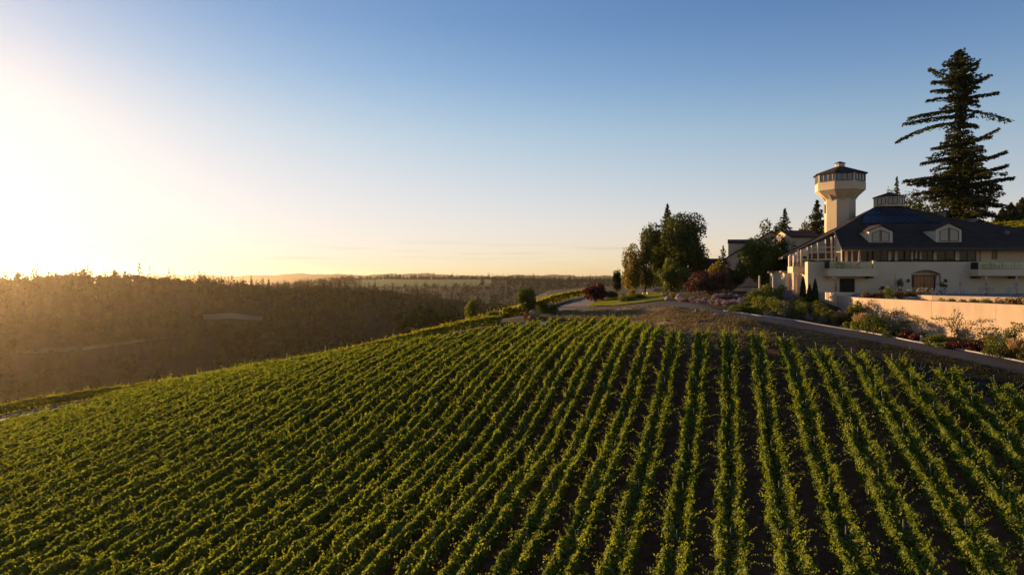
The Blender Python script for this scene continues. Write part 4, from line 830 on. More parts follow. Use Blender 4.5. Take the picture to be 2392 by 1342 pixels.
def pbar(t, z0, z1, w=0.14, mat='trim', nm='mullion'):
    q = p0.lerp(p1, t); return MB().bar((q.x, q.y - 0.05, z0), (q.x, q.y - 0.05, z1), w, 0.12).build(nm, M[mat], W)
for t, w in ((0.0, .22), (0.14, .12), (0.26, .3), (0.40, .2), (0.49, .16), (0.63, .22), (0.80, .14), (0.93, .22), (1.0, .14)):
    pbar(t, zf, zl + (zh - zl) * t - 0.05, w)
for z, t0 in ((Z(606, 101), 0.0), (Z(589, 100), 0.28), (Z(577, 99.5), 0.55)):
    q = p0.lerp(p1, t0); MB().bar((q.x, q.y - 0.04, z), (p1.x, p1.y - 0.04, z), 0.1, 0.14).build('rail', M['trim'], W)
MB().bar((p1.x, p1.y - 0.04, Z(588, 98.9)), (p2.x, p2.y - 0.04, Z(588, 97.9)), 0.1, 0.14).build('rail', M['trim'], W)
MB().bar((p2.x, p2.y - 0.04, zf), (p2.x, p2.y - 0.04, Z(579, 97.9)), 0.16, 0.14).build('mullion', M['trim'], W)
for t0, t1, z0, mt in ((0.03, 0.25, Z(604, 103), 'trim'), (0.27, 0.39, Z(597, 101), 'trim'), (0.42, 0.79, Z(590, 101), 'glass')):      # cream panels and bright panes in the upper part of the glazing
    prow('gable_panel', mt, t0, t1, z0, zl + (zh - zl) * t0 - 0.08, zl + (zh - zl) * t1 - 0.08, 0.03)
# ---- roof
def plane_z(y): return 4.38 + 0.525 * (y - 96.0)
def on_roof(px, py):
    k = (HY - py) / F; y = (4.38 - 0.525 * 96) / (k - 0.525); return Vector((X(px, y), y, k * y))
N_ = on_roof(1965, 577.3); E_ = Vector((82, 96.0, 4.38)); E2 = Vector((82, on_roof(2392, 552).y, on_roof(2392, 552).z)); R3 = on_roof(2392, 552); R2 = on_roof(2200, 506); T2 = on_roof(2107, 482.5); T1 = on_roof(2047, 482.5); A_ = on_roof(1950, 540)
L_ = at(1828, 599, 105.2); LB = L_ + Vector((4, 14, 0)); T1b = T1 + Vector((1.5, 6.5, -0.2)); T2b = T2 + Vector((0, 6.5, -0.2))
RB = Vector((82, 122, 3.0)); dn = Vector((0, 0, -0.32))
top_f = [[A_, N_, E_, E2, R3, R2, T2, T1], [L_, A_, T1, T1b, LB], [T1, T2, T2b, T1b], [T2, R2, R3, E2, RB, T2b], [T1b, T2b, RB, LB + Vector((10, 8, -1))], [T1b, LB + Vector((10, 8, -1)), LB]]
m = MB()
for f in top_f: m.face(f)
m.build('roof', M['roof'], W)
m = MB()
for a, b in ((L_, A_), (A_, N_), (N_, E_), (LB, L_)):
    m.face([a + dn, b + dn, b, a])
for f in ([A_, N_, E_, E2, R3, R2, T2, T1], [L_, A_, T1, T1b, LB]): m.face([p + dn for p in reversed(f)])
m.build('eave_fascia', M['fascia'], W)
MB().bar(L_ + Vector((0.25, -0.04, -0.34)), A_ + Vector((-0.1, -0.04, -0.34)), 0.16, 0.14).build('verge_board', M['fascia'], W)
MB().bar(N_ + Vector((0.2, -0.08, -0.30)), E_ + Vector((0, -0.08, -0.30)), 0.16, 0.14).build('gutter', M['iron'], W)
for t in (0.12, 0.3, 0.5, 0.7, 0.88):                                   # rafters running in from the verge
    q = L_.lerp(A_, t) + Vector((0, 0, -0.42)); MB().bar(q, q + Vector((3.2, 2.6, 0.1)), 0.14, 0.2).build('rafter', M['wood'], W)
for a, b in ((A_, T1), (T1, T2), (T2, R2), (R2, R3), (N_, A_)): MB().bar(a + Vector((0, 0, .05)), b + Vector((0, 0, .05)), 0.22, 0.10).build('ridge_cap', M['fascia'], W)
# seams of the slates: shallow courses laid on the front plane
up = Vector((0, 1, 0.525)).normalized(); nr = Vector((0, -0.525, 1)).normalized()
# solar panels: two rows on the upper part of the front plane
pv = [(on_roof(2047, 487), on_roof(2107, 486.5), on_roof(2018, 503), on_roof(2150, 503)), (on_roof(2018, 504), on_roof(2152, 504), on_roof(2013, 522.5), on_roof(2196, 521))]
for row, (a, b, c, d) in enumerate(pv):
    nn = 7 if row == 0 else 9
    for i in range(nn):
        e = 0.04
        q = [c.lerp(d, (i + e) / nn), c.lerp(d, (i + 1 - e) / nn), a.lerp(b, (i + 1 - e) / nn), a.lerp(b, (i + e) / nn)]
        MB().hexa([p + nr * 0.06 for p in q], [p + nr * 0.12 for p in q]).build('solar_panel', M['panel'], W)
# dormers
for fx0, fx1, pk, base_py, peak_py, eav in ((2030, 2085, 2057, 566, 527, 540), (2186, 2246, 2217, 565, 522, 536)):
    f0 = on_roof((fx0 + fx1) / 2, base_py); yd = f0.y; x0, x1, xp = X(fx0, yd), X(fx1, yd), X(pk, yd); zb_, ze_, zp_ = Z(base_py, yd), Z(eav, yd), Z(peak_py, yd)
    ye_ = 96 + (ze_ - 4.38) / 0.525; yp_ = 96 + (zp_ - 4.38) / 0.525
    d = MB().face([(x0, yd, zb_), (x1, yd, zb_), (x1, yd, ze_), (xp, yd, zp_), (x0, yd, ze_)]).face([(x0, yd, zb_), (x0, yd, ze_), (x0, ye_, ze_)]).face([(x1, yd, zb_), (x1, ye_, ze_), (x1, yd, ze_)]).build('dormer', M['trim'], W)
    oh = 0.22; m = MB()
    for sx, xe in ((-1, x0), (1, x1)):
        sl = (zp_ - ze_) / abs(xp - xe); q = [(xp, yd - 0.3, zp_ + 0.06), (xe + sx * oh, yd - 0.3, ze_ + 0.06 - sl * oh), (xe + sx * oh, ye_ + 0.1, ze_ + 0.06 - sl * oh), (xp, yp_ + 0.2, zp_ + 0.06)]
        m.hexa(q, [(a, b, c + 0.13) for a, b, c in q])
    m.build('dormer_roof', M['roof'], d)
    wx = (x1 - x0) * 0.36; wt = zp_ - 0.62
    for s in (-1, 1):
        xa, xb = (xp - wx, xp - 0.10) if s < 0 else (xp + 0.10, xp + wx); za, zb2 = (wt - 0.45, wt) if s < 0 else (wt, wt - 0.45)
        g = MB().face([(xa, yd - 0.02, zb_ + 0.18), (xb, yd - 0.02, zb_ + 0.18), (xb, yd - 0.02, zb2), (xa, yd - 0.02, za)]).build('window', M['glass'], d)
    fr = MB()
    for (a, b) in (((xp - wx, zb_ + .15), (xp - wx, wt - .42)), ((xp + wx, zb_ + .15), (xp + wx, wt - .42)), ((xp - wx, wt - .45), (xp, wt + 0.02)), ((xp, wt + 0.02), (xp + wx, wt - .45)), ((xp - wx, zb_ + .15), (xp + wx, zb_ + .15)), ((xp - .09, zb_ + .15), (xp - .09, wt)), ((xp + .09, zb_ + .15), (xp + .09, wt))):
        fr.bar((a[0], yd - 0.04, a[1]), (b[0], yd - 0.04, b[1]), 0.07, 0.06, (0, 1, 0))
    fr.build('frame', M['frame'], d)
# lantern on the ridge: an eight-sided drum with windows under a low roof
def octo(c, rad, rot, n=8): return [(c[0] + rad * math.cos(rot + 2 * math.pi * i / n), c[1] + rad * math.sin(rot + 2 * math.pi * i / n)) for i in range(n)]
def ring(c, rad, z, rot): return [(x, y, z) for x, y in octo(c, rad, rot)]
cc = (X(2077, 111.0), 111.0); cr_ = 2.28; rot = R(-104.7 + 22.5)
cu = MB().hexa(ring(cc, cr_, Z(484, 111), rot), ring(cc, cr_, Z(460, 111), rot)).build('lantern', M['stucco'], W)
MB().hexa(ring(cc, cr_ + 0.22, Z(461.5, 111), rot), ring(cc, cr_ + 0.22, Z(460, 111), rot)).hexa(ring(cc, cr_ + 0.2, Z(460, 111), rot), ring(cc, 0.05, Z(449, 111), rot)).build('lantern_roof', M['roof'], cu)
def facet_windows(c, rad, rot, z0, z1, parent, facets, n, inset=0.12, mat='glass', fw=0.07):
    P = octo(c, rad, rot)
    for i in facets:
        a = Vector((*P[i % 8], 0)); b = Vector((*P[(i + 1) % 8], 0)); nrm = Vector(((a + b) / 2 - Vector((c[0], c[1], 0)))).normalized()
        a2 = a.lerp(b, inset) + nrm * 0.015; b2 = a.lerp(b, 1 - inset) + nrm * 0.015
        w = MB().face([(a2.x, a2.y, z0), (b2.x, b2.y, z0), (b2.x, b2.y, z1), (a2.x, a2.y, z1)]).build('window', M[mat], parent)
        f = MB()
        for k in range(n + 1): q = a2.lerp(b2, k / n) + nrm * 0.03; f.bar((q.x, q.y, z0), (q.x, q.y, z1), fw, fw)
        for z in (z0, z1): p, q = a2 + nrm * 0.03, b2 + nrm * 0.03; f.bar((p.x, p.y, z), (q.x, q.y, z), fw, fw)
        f.build('frame', M['frame'], w)
facet_windows(cc, cr_, rot, Z(479, 111), Z(464.5, 111), cu, [7, 6, 0], 2, 0.1)
# chimney and vents on the roof
MB().lathe((X(2203, 107), 107, 8.5), [(0.30, -1.5), (0.30, 1.5), (0.42, 1.52), (0.42, 1.75), (0.2, 1.9)], 10).build('chimney', M['metal'], W)
MB().box(X(2264, 104), X(2280, 104), 104, 105.2, 7.6, Z(515, 104)).box(X(2270, 104), X(2286, 104), 103.9, 105.3, Z(515, 104) + .003, Z(510, 104)).build('roof_vent', M['metal'], W)
MB().lathe((X(2351, 100), 100, 6.0), [(0.25, 0), (0.25, 0.5), (0.42, 0.52), (0.42, 0.8), (0.1, 1.0)], 10).build('roof_vent', M['metal'], W)
# wall lanterns beside the door, wall panel joints
for u in (2120.5, 2208): MB().box(X(u, YF) - 0.13, X(u, YF) + 0.13, YF - 0.26, YF - 0.003, Z(659, YF), Z(653, YF)).lathe((X(u, YF), YF - 0.13, Z(653, YF)), [(0.18, 0.002), (0.03, 0.15)], 6).build('wall_lantern', M['iron'], W)

# ------------------------------------------------------------------ the tower
tc_ = (X(1962, 116.0), 116.0); TW = thing('observation_tower', 'octagonal cream tower with glazed lookout cabin above the winery roof', 'tower', (tc_[0], tc_[1], 0.0))
ty = 116.0
r0, r1 = 2.44, 3.98
m = MB(); m.hexa(ring(tc_, r0, -3.0, rot), ring(tc_, r0, Z(466, ty), rot)); m.build('shaft', M['stucco'], TW)
MB().hexa(ring(tc_, r0 + .003, Z(466, ty) + .002, rot), ring(tc_, r1 - 0.05, Z(447, ty) - .004, rot)).build('flared_soffit', M['stucco'], TW)
cab = MB().hexa(ring(tc_, r1, Z(447, ty), rot), ring(tc_, r1, Z(429.5, ty), rot)).hexa(ring(tc_, r1 - 0.06, Z(429.5, ty) + .003, rot), ring(tc_, r1 - 0.06, Z(408, ty), rot)).build('cabin', M['stucco'], TW)
facet_windows(tc_, r1 - 0.06, rot, Z(427, ty), Z(411.5, ty), cab, range(8), 3, 0.10, 'glass', 0.10)
P8 = octo(tc_, r1 - 0.04, rot); m = MB()
for i in range(8):
    a = Vector((*octo(tc_, r0, rot)[i], 0)).lerp(Vector((*octo(tc_, r0, rot)[(i + 1) % 8], 0)), 0.5); d = (a - Vector((*tc_, 0))).normalized(); MB().hexa([tuple(a + d * 0.02 + Vector((d.y * s, -d.x * s, Z(471, ty)))) for s in (-.14, .14)] + [tuple(a - d * .2 + Vector((d.y * s, -d.x * s, Z(471, ty)))) for s in (.14, -.14)],
        [tuple(a + d * 1.15 + Vector((d.y * s, -d.x * s, Z(447.5, ty)))) for s in (-.14, .14)] + [tuple(a - d * .2 + Vector((d.y * s, -d.x * s, Z(447.5, ty)))) for s in (.14, -.14)]).build('bracket', M['stucco'], TW)
MB().hexa(ring(tc_, r1 + 0.30, Z(410, ty), rot), ring(tc_, r1 + 0.32, Z(407.6, ty), rot)).hexa(ring(tc_, r1 + 0.31, Z(407.6, ty) + .003, rot), ring(tc_, 0.6, Z(389, ty), rot)).build('roof', M['roof'], TW)
l2 = MB().hexa(ring(tc_, 0.78, Z(392, ty), rot), ring(tc_, 0.78, Z(382.5, ty), rot)).build('roof_lantern', M['stucco'], TW)
MB().hexa(ring(tc_, 0.92, Z(382.4, ty), rot), ring(tc_, 0.92, Z(381.4, ty), rot)).hexa(ring(tc_, 0.9, Z(381.4, ty) + .002, rot), ring(tc_, 0.06, Z(377, ty), rot)).build('lantern_cap', M['roof'], l2)
nv = rot + R(22.5); MB().obox((tc_[0] + 2.33 * math.cos(R(165)), tc_[1] + 2.33 * math.sin(R(165)), Z(487, ty)), (math.cos(R(165)), math.sin(R(165)), 0), (-math.sin(R(165)), math.cos(R(165)), 0), 0.10, 0.32, 0.75).build('shutter', M['wood'], TW)

# ------------------------------------------------------------------ the annex and the gabled house
AN = thing('annex', 'low cream annex with dark roof between the winery verge and tower', 'building', (X(1875, 118), 118, 0))
ax_, bx_ = X(1846, 118), X(1915, 118)
MB().box(ax_, bx_, 118, 126, -3, Z(553, 118)).build('wall', M['stucco'], AN)
za = Z(553, 118); m = MB(); q = [(ax_ - 0.2, 117.6, za - 0.05), (bx_, 117.6, za - 0.05), (bx_, 122, za + 1.25), (ax_ - 0.2, 122, za + 1.25)]; m.hexa(q, [(a, b, c + .15) for a, b, c in q]); q = [(ax_ - 0.2, 122, za + 1.25), (bx_, 122, za + 1.25), (bx_, 126.4, za - 0.05), (ax_ - 0.2, 126.4, za - 0.05)]; m.hexa(q, [(a, b, c + .15) for a, b, c in q]); m.build('roof', M['roof'], AN)
MB().face([(ax_, 118, za), (ax_, 122, za + 1.2), (ax_, 126, za)]).build('gable', M['stucco'], AN)
GH = thing('gabled_house', 'cream gabled house half hidden behind the broad green tree', 'building', (X(1790, 146), 146, -1.0))
yg = 146.0; gx0, gx1, gp_ = X(1690, yg), X(1905, yg), X(1801, yg); ge, gk = Z(607, yg), Z(541.5, yg); gr = gk - (gk - ge)
MB().face([(gx0, yg, -3), (gx1, yg, -3), (gx1, yg, ge), (gp_, yg, gk), (gx0, yg, ge)]).face([(gx0, yg, -3), (gx0, yg, ge), (gx0 + 4.4, yg + 12, ge), (gx0 + 4.4, yg + 12, -3)]).build('wall', M['stucco'], GH)
m = MB()
for xe, s in ((gx0, -1), (gx1, 1)):
    sl = (gk - ge) / abs(gp_ - xe); q = [(gp_, yg - 0.5, gk + .05), (xe + s * .4, yg - 0.5, ge + .05 - sl * .4), (xe + s * .4 + 4.8, yg + 12, ge + .05 - sl * .4), (gp_ + 4.8, yg + 12, gk + .05)]; m.hexa(q, [(a, b, c + .28) for a, b, c in q])
m.build('roof', M['roof'], GH)
g = MB().face([(gp_ - 1.6, yg - .02, Z(563, yg)), (gp_ + 1.6, yg - .02, Z(563, yg)), (gp_ + 1.6, yg - .02, gk - 1.55), (gp_, yg - .02, gk - 0.7), (gp_ - 1.6, yg - .02, gk - 1.55)]).build('window', M['glass'], GH)
m = MB()
for t in (-1.6, -.5, .5, 1.6): m.bar((gp_ + t, yg - .05, Z(563, yg)), (gp_ + t, yg - .05, gk - .75 - abs(t) * .5), .09, .06)
m.build('frame', M['frame'], g)
w0, w1 = X(1701, 151), X(1762, 151); GW = MB().hexa([(w0, 151, -1), (w1, 151, -1), (w1 + 2.2, 157, -1), (w0 + 2.2, 157, -1)], [(w0, 151, Z(568, 151)), (w1, 151, Z(568, 151)), (w1 + 2.2, 157, Z(568, 151)), (w0 + 2.2, 157, Z(568, 151))]).build('side_wing', M['stucco'], GH)
q = [(w0 - .25, 150.7, Z(568, 151) - .04), (w1, 150.7, Z(568, 151) - .04), (w1 + 1.1, 154, Z(560.5, 153)), (w0 - .25 + 1.1, 154, Z(560.5, 153))]; MB().hexa(q, [(a, b, c + .2) for a, b, c in q]).build('wing_roof', M['roof'], GW)
SH = thing('shed', 'low dark roofed shed beside the big oak', 'building', (X(1655, 136), 136, -1.5))
MB().box(X(1632, 136), X(1690, 136), 136, 141, -3, Z(622, 136)).build('wall', M['wood'], SH)
q = [(X(1630, 136), 135.6, Z(623, 136)), (X(1692, 136), 135.6, Z(623, 136)), (X(1692, 136), 138.6, Z(605, 138)), (X(1630, 136), 138.6, Z(605, 138))]; MB().hexa(q, [(a, b, c + .15) for a, b, c in q]).build('roof', M['roof'], SH)

# ------------------------------------------------------------------ kerb, verge, lawn, beds
def kerb(name, pts, w, h):
    P = resample(pts, 90); T = np.gradient(P, axis=0); T /= np.linalg.norm(T, axis=1, keepdims=True); Nn = np.stack([T[:, 1], -T[:, 0]], 1); z = H(P[:, 0], P[:, 1])
    m = MB(); q = []
    for i in range(len(P)):
        for s, dz in ((-w / 2, -0.15), (-w / 2, h - .02), (-w / 2 + .03, h), (w / 2 - .03, h), (w / 2, h - .02), (w / 2, -0.15)): m.v.append((P[i, 0] + Nn[i, 0] * s, P[i, 1] + Nn[i, 1] * s, z[i] + 0.06 + dz))
    for i in range(len(P) - 1):
        for k in range(5): m.f.append((i * 6 + k, i * 6 + k + 1, i * 6 + 7 + k, i * 6 + 6 + k))
    return tag(m.build(name, M['kerb']), kind='structure')
kerb('kerb', [(p.x + 0.05, p.y + 0.1) for p in kerb_pts], 0.14, 0.10)
ends = [(X_ROW + S_ROW * k + T_ROW * (row_end(k) + 0.8), row_end(k) + 0.8) for k in range(-8, 10)] + [(33.0, 34.0), (33.6, 28)]
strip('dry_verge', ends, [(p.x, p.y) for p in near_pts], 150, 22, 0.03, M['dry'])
strip('gravel_drive', [gp(1306, 717), gp(1338, 703), gp(1364, 690.5)], [gp(1392, 716), gp(1389, 704), gp(1379, 690.5)], 30, 8, 0.05, M['gravel'])
strip('lawn', [gp(1372, 718), gp(1400, 715), gp(1440, 714), gp(1500, 707), gp(1552, 700)], [gp(1384, 711), gp(1406, 703), gp(1440, 692), gp(1500, 684), gp(1556, 685)], 50, 20, 0.09, M['lawn'])
strip('lavender_bed', [gp(1598, 706), gp(1640, 714), gp(1689, 726)], [gp(1592, 700), gp(1650, 691), gp(1742, 686)], 30, 14, 0.08, M['mulch'])
strip('garden_bed', [(p.x + .15, p.y + .35) for p in kerb_pts], [gp(1742, 694), gp(1800, 692), gp(1887, 700), gp(1950, 715), (41.5, 78), (42.0, 68), (43.3, 57), (44.3, 49)], 70, 14, 0.07, M['mulch'])
rng = np.random.default_rng(31)
def blades(P, h, n, rng, spread=0.35, w=0.03):
    C = np.repeat(P, n, 0) + np.c_[rng.normal(0, 0.12, (len(P) * n, 2)), np.zeros(len(P) * n)]; m = len(C)
    T = unit(np.c_[rng.normal(0, spread, (m, 2)), np.ones(m)]); L = h * rng.uniform(0.5, 1.2, m); Nn = unit(np.cross(T, rng.normal(size=(m, 3))))
    C = C + T * (L * 0.5)[:, None]; return leaves(C, Nn, L, rng, w / h, T)
E_ = resample(ends, 200); Rr = resample([(p.x, p.y) for p in near_pts], 200)
i = rng.integers(0, 105, 7800); ng = len(i); w = rng.random(ng)[:, None] ** 1.1; P2 = E_[i] * (1 - w) + Rr[i] * w + rng.normal(0, 0.35, (ng, 2))
keep = np.sin(P2[:, 0] * 0.9 + 1) * np.cos(P2[:, 1] * 0.7) + rng.normal(0, 0.5, len(P2)) > -0.25; P2 = P2[keep]
P3 = np.c_[P2, H(P2[:, 0], P2[:, 1]) + 0.03]
tag(np_mesh('dry_grass', blades(P3, 0.24, 7, rng, 0.5, 0.05), M['drytuft']), 'dry tan grass between the vine ends and the drive', 'grass', None, 'stuff')
i = rng.integers(60, 200, 5200); w = rng.random(5200)[:, None]; P2 = E_[i] * (1 - w) + Rr[i] * w + rng.normal(0, 0.3, (5200, 2)); P3 = np.c_[P2, H(P2[:, 0], P2[:, 1]) + 0.03]
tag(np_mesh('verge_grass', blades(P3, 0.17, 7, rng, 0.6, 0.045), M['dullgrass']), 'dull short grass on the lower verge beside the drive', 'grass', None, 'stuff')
LA = resample([gp(1372, 718), gp(1400, 715), gp(1440, 714), gp(1500, 707), gp(1552, 700)], 200); LB_ = resample([gp(1384, 711), gp(1406, 703), gp(1440, 692), gp(1500, 684), gp(1556, 685)], 200)
i = rng.integers(0, 200, 4200); w = rng.random(4200)[:, None]; P2 = LA[i] * (1 - w) + LB_[i] * w; P3 = np.c_[P2, H(P2[:, 0], P2[:, 1]) + 0.08]
tag(np_mesh('lawn_grass', blades(P3, 0.10, 6, rng, 0.5, 0.03), M['lawnblade']), 'short green grass of the lawn beside the drive', 'grass', None, 'stuff')
# weeds and fallen leaves between the rows
i = rng.integers(0, len(ROWS), 3600); wp = []
for q in i:
    k, y0, y1 = ROWS[q]; y = rng.uniform(y0, y1); x = X_ROW + S_ROW * (k + 0.5 + rng.normal(0, .13)) + T_ROW * y
    if math.sin(x * 0.8) * math.cos(y * 0.5) + rng.normal(0, .6) > 0.1: wp.append((x, y, h1(x, y) + 0.05))
tag(np_mesh('weeds', blades(np.array(wp), 0.13, 4, rng, 0.8, 0.05), M['drytuft']), 'sparse dry weeds on the soil between the vine rows', 'weeds', None, 'stuff')

# ------------------------------------------------------------------ patio, terrace walls
def slab(name, poly, z0, z1, mat, kind='structure'):
    o = MB().hexa([(x, y, z0) for x, y in poly], [(x, y, z1) for x, y in poly]).build(name, M[mat]); return tag(o, kind=kind)
slab('patio', [(44.2, 84), (47.2, 76), (50.4, 67), (52.4, 58), (78, 58), (78, 94.98), (45.2, 94.98)], -11, ZP, 'patio')
slab('terrace_bed', [(40.9, 79.9), (43.75, 58), (44.9, 46), (56, 46), (52.2, 58), (50.2, 67), (47.0, 76), (44.0, 84), (45.0, 93), (42.9, 89.8)], -11, -2.42, 'mulch')
wa, wb, wc = Vector((40.5, 80.0, 0)), Vector((43.4, 58.0, 0)), Vector((44.6, 46.0, 0))
RW = thing('retaining_wall', 'long sunlit cream retaining wall rising from the garden bed by the drive', 'wall', (42, 68, -4.5))
def wall_t(px):
    ts = np.linspace(0, 1.6, 800); xs = wa.x + (wb.x - wa.x) * ts; ys = wa.y + (wb.y - wa.y) * ts; return float(ts[int(np.argmin(np.abs(CX + F * xs / ys - px)))])
wd = (wb - wa).normalized(); wn_ = Vector((wd.y, -wd.x, 0))            # into the bank
if wn_.x < 0: wn_ = -wn_
def wallpt(px, py, off=0.0):
    p = wa.lerp(wb, wall_t(px)); p = Vector((p.x, p.y, Z(py, p.y))); return p - wn_ * off
tj = [0.0, wall_t(2066), wall_t(2176), wall_t(2327), 1.55]
for a, b in zip(tj[:-1], tj[1:]):
    pa = wa + (wb - wa) * a + wd * 0.012; pb = wa + (wb - wa) * b - wd * 0.012; th = wn_ * 0.35
    q = [pa, pb, pb + th, pa + th]; MB().hexa([(p.x, p.y, -7.5) for p in q], [(p.x, p.y, -2.25) for p in q]).build('wall_panel', M['stucco_wall'], RW)
q = [wa + wn_ * .02, wa + wn_ * .34, Vector((42.68, 89.7, 0)) + wn_ * .3, Vector((42.66, 89.7, 0))]; MB().hexa([(p.x, p.y + .02, -7.5) for p in q], [(p.x, p.y + .02, -2.253) for p in q]).build('wall_panel', M['stucco_wall'], RW)
pa = wa; MB().hexa([(pa.x + .03, pa.y - .05, -7.5), (wb.x + .03, wb.y, -7.5), (wb.x + .3, wb.y, -7.5), (pa.x + .3, pa.y - .05, -7.5)], [(pa.x + .03, pa.y - .05, -2.27), (wb.x + .03, wb.y, -2.27), (wb.x + .3, wb.y, -2.27), (pa.x + .3, pa.y - .05, -2.27)]).build('core', M['interior'], RW)
UW = thing('terrace_wall', 'low sunlit cream wall along the edge of the patio above the retaining wall', 'wall', (49, 70, -2.4))
cl = [(48.0, 80.2), (47.0, 79.2), (46.5, 77.8), (46.75, 76), (48.4, 71.5), (50.0, 67), (51.2, 62), (52, 57)]
m = MB()
for (x0, y0), (x1, y1) in zip(cl[:-1], cl[1:]):
    d = Vector((x1 - x0, y1 - y0, 0)).normalized(); n_ = Vector((-d.y, d.x, 0)) * 0.14; a = Vector((x0, y0, 0)); b = Vector((x1, y1, 0)) - d * 0.002
    m.hexa([(p.x, p.y, -2.9) for p in (a - n_, b - n_, b + n_, a + n_)], [(p.x, p.y, -1.88) for p in (a - n_, b - n_, b + n_, a + n_)])
m.build('wall', M['stucco_wall'], UW)
GW_ = thing('garden_wall', 'short sunlit garden wall above the clipped shrubs', 'wall', on(1754, 97))
b = on(1741, 98); c = on(1768, 95.5); MB().hexa([b + Vector((0, 0, -.6)), c + Vector((0, 0, -.6)), c + Vector((.4, .4, -.6)), b + Vector((.4, .4, -.6))], [Vector((b.x, b.y, Z(671, 98))), Vector((c.x, c.y, Z(672, 95.5))), Vector((c.x + .4, c.y + .4, Z(672, 95.5))), Vector((b.x + .4, b.y + .4, Z(671, 98)))]).build('wall', M['stucco_wall'], GW_)

# ------------------------------------------------------------------ garden plants
def bush(name, label, px, pb, pt, wpx, mat, y=None, z=None, shape='dome', dens=1.0, leaf=None, group=None, cat='bush', seed=None):
    if y is None: p = gp(px, pb); y = p.y
    base = Vector((X(px, y), y, h1(X(px, y), y) if z is None else z)); zt = Z(pt, y); h = max(0.25, zt - base.z + 0.1); w = wpx / F * y * 1.18; h *= 1.08
    rng = np.random.default_rng(seed or (int(px * 7 + pb))); lf = leaf or float(np.clip(0.07 + 0.03 * h, 0.09, 0.16)); nl = int(np.clip(dens * 6.5 * (w * h + w * w) / lf ** 2 * 0.42, 250, 7000))
    V, _ = crown_leaves((base.x, base.y, base.z + h * 0.46), w / 2 * .88, w / 2 * .88, h / 2 * 0.95, nl, lf, rng, 14, 0.46, shape)
    return tag(np_mesh(name, V, M[mat]), label, cat, group)
def grass_clump(name, label, px, pb, pt, wpx, mat, plume=None, y=None, z=None, group=None, n=260):
    if y is None: y = gp(px, pb).y
    b = Vector((X(px, y), y, h1(X(px, y), y) if z is None else z)); h = Z(pt, y) - b.z; w = wpx / F * y; rng = np.random.default_rng(int(px * 3 + pb))
    r = thing(name, label, 'ornamental grass', b, 0, group)
    T = unit(np.c_[rng.normal(0, 0.42 * w / h, (n, 2)), np.ones(n)]); L = h * rng.uniform(0.45, 0.85, n); C = np.array(b) + np.c_[rng.normal(0, w * 0.07, (n, 2)), np.zeros(n)] + T * (L * .5)[:, None]
    np_mesh('blades', leaves(C, unit(np.cross(T, rng.normal(size=(n, 3)))), L, rng, 0.045 / h, T), M[mat], r)
    if plume:
        k = n // 3; T = unit(np.c_[rng.normal(0, 0.36 * w / h, (k, 2)), np.ones(k)]); L = h * rng.uniform(0.85, 1.05, k); tip = np.array(b) + T * L[:, None]
        q = np.concatenate([tip - T * h * s for s in (0.0, 0.09, 0.18, 0.27)]); TT = np.tile(T, (4, 1)); np_mesh('plumes', leaves(q + rng.normal(0, .02, q.shape), unit(np.cross(TT, rng.normal(size=q.shape))), np.full(len(q), h * 0.15), rng, 0.35, TT), M[plume], r)
    return r
# lavender
for i, (px, pb, pt, w) in enumerate([(1590, 704, 694, 17), (1602, 705, 694, 18), (1617, 706, 694, 18), (1631, 708, 695, 19), (1647, 709, 695, 20), (1662, 711, 696, 20), (1680, 713, 697, 22), (1698, 716, 698, 24), (1714, 716, 697, 22), (1731, 712, 694, 22)]):
    bush('lavender_bush', '%s mauve lavender mound from the left in the front lavender row' % ORD[i], px, pb, pt, w, 'lavender', leaf=0.11, group='lavender mounds', cat='lavender', dens=0.9)
for i, (px, pb, pt, w) in enumerate([(1672, 697, 685, 20), (1690, 696, 683, 22), (1708, 696, 682, 22), (1724, 698, 684, 20)]):
    bush('lavender_bush', '%s mauve lavender mound from the left in the back lavender row' % ORD[i], px, pb, pt, w, 'lavender', leaf=0.11, group='lavender mounds', cat='lavender', dens=0.9)
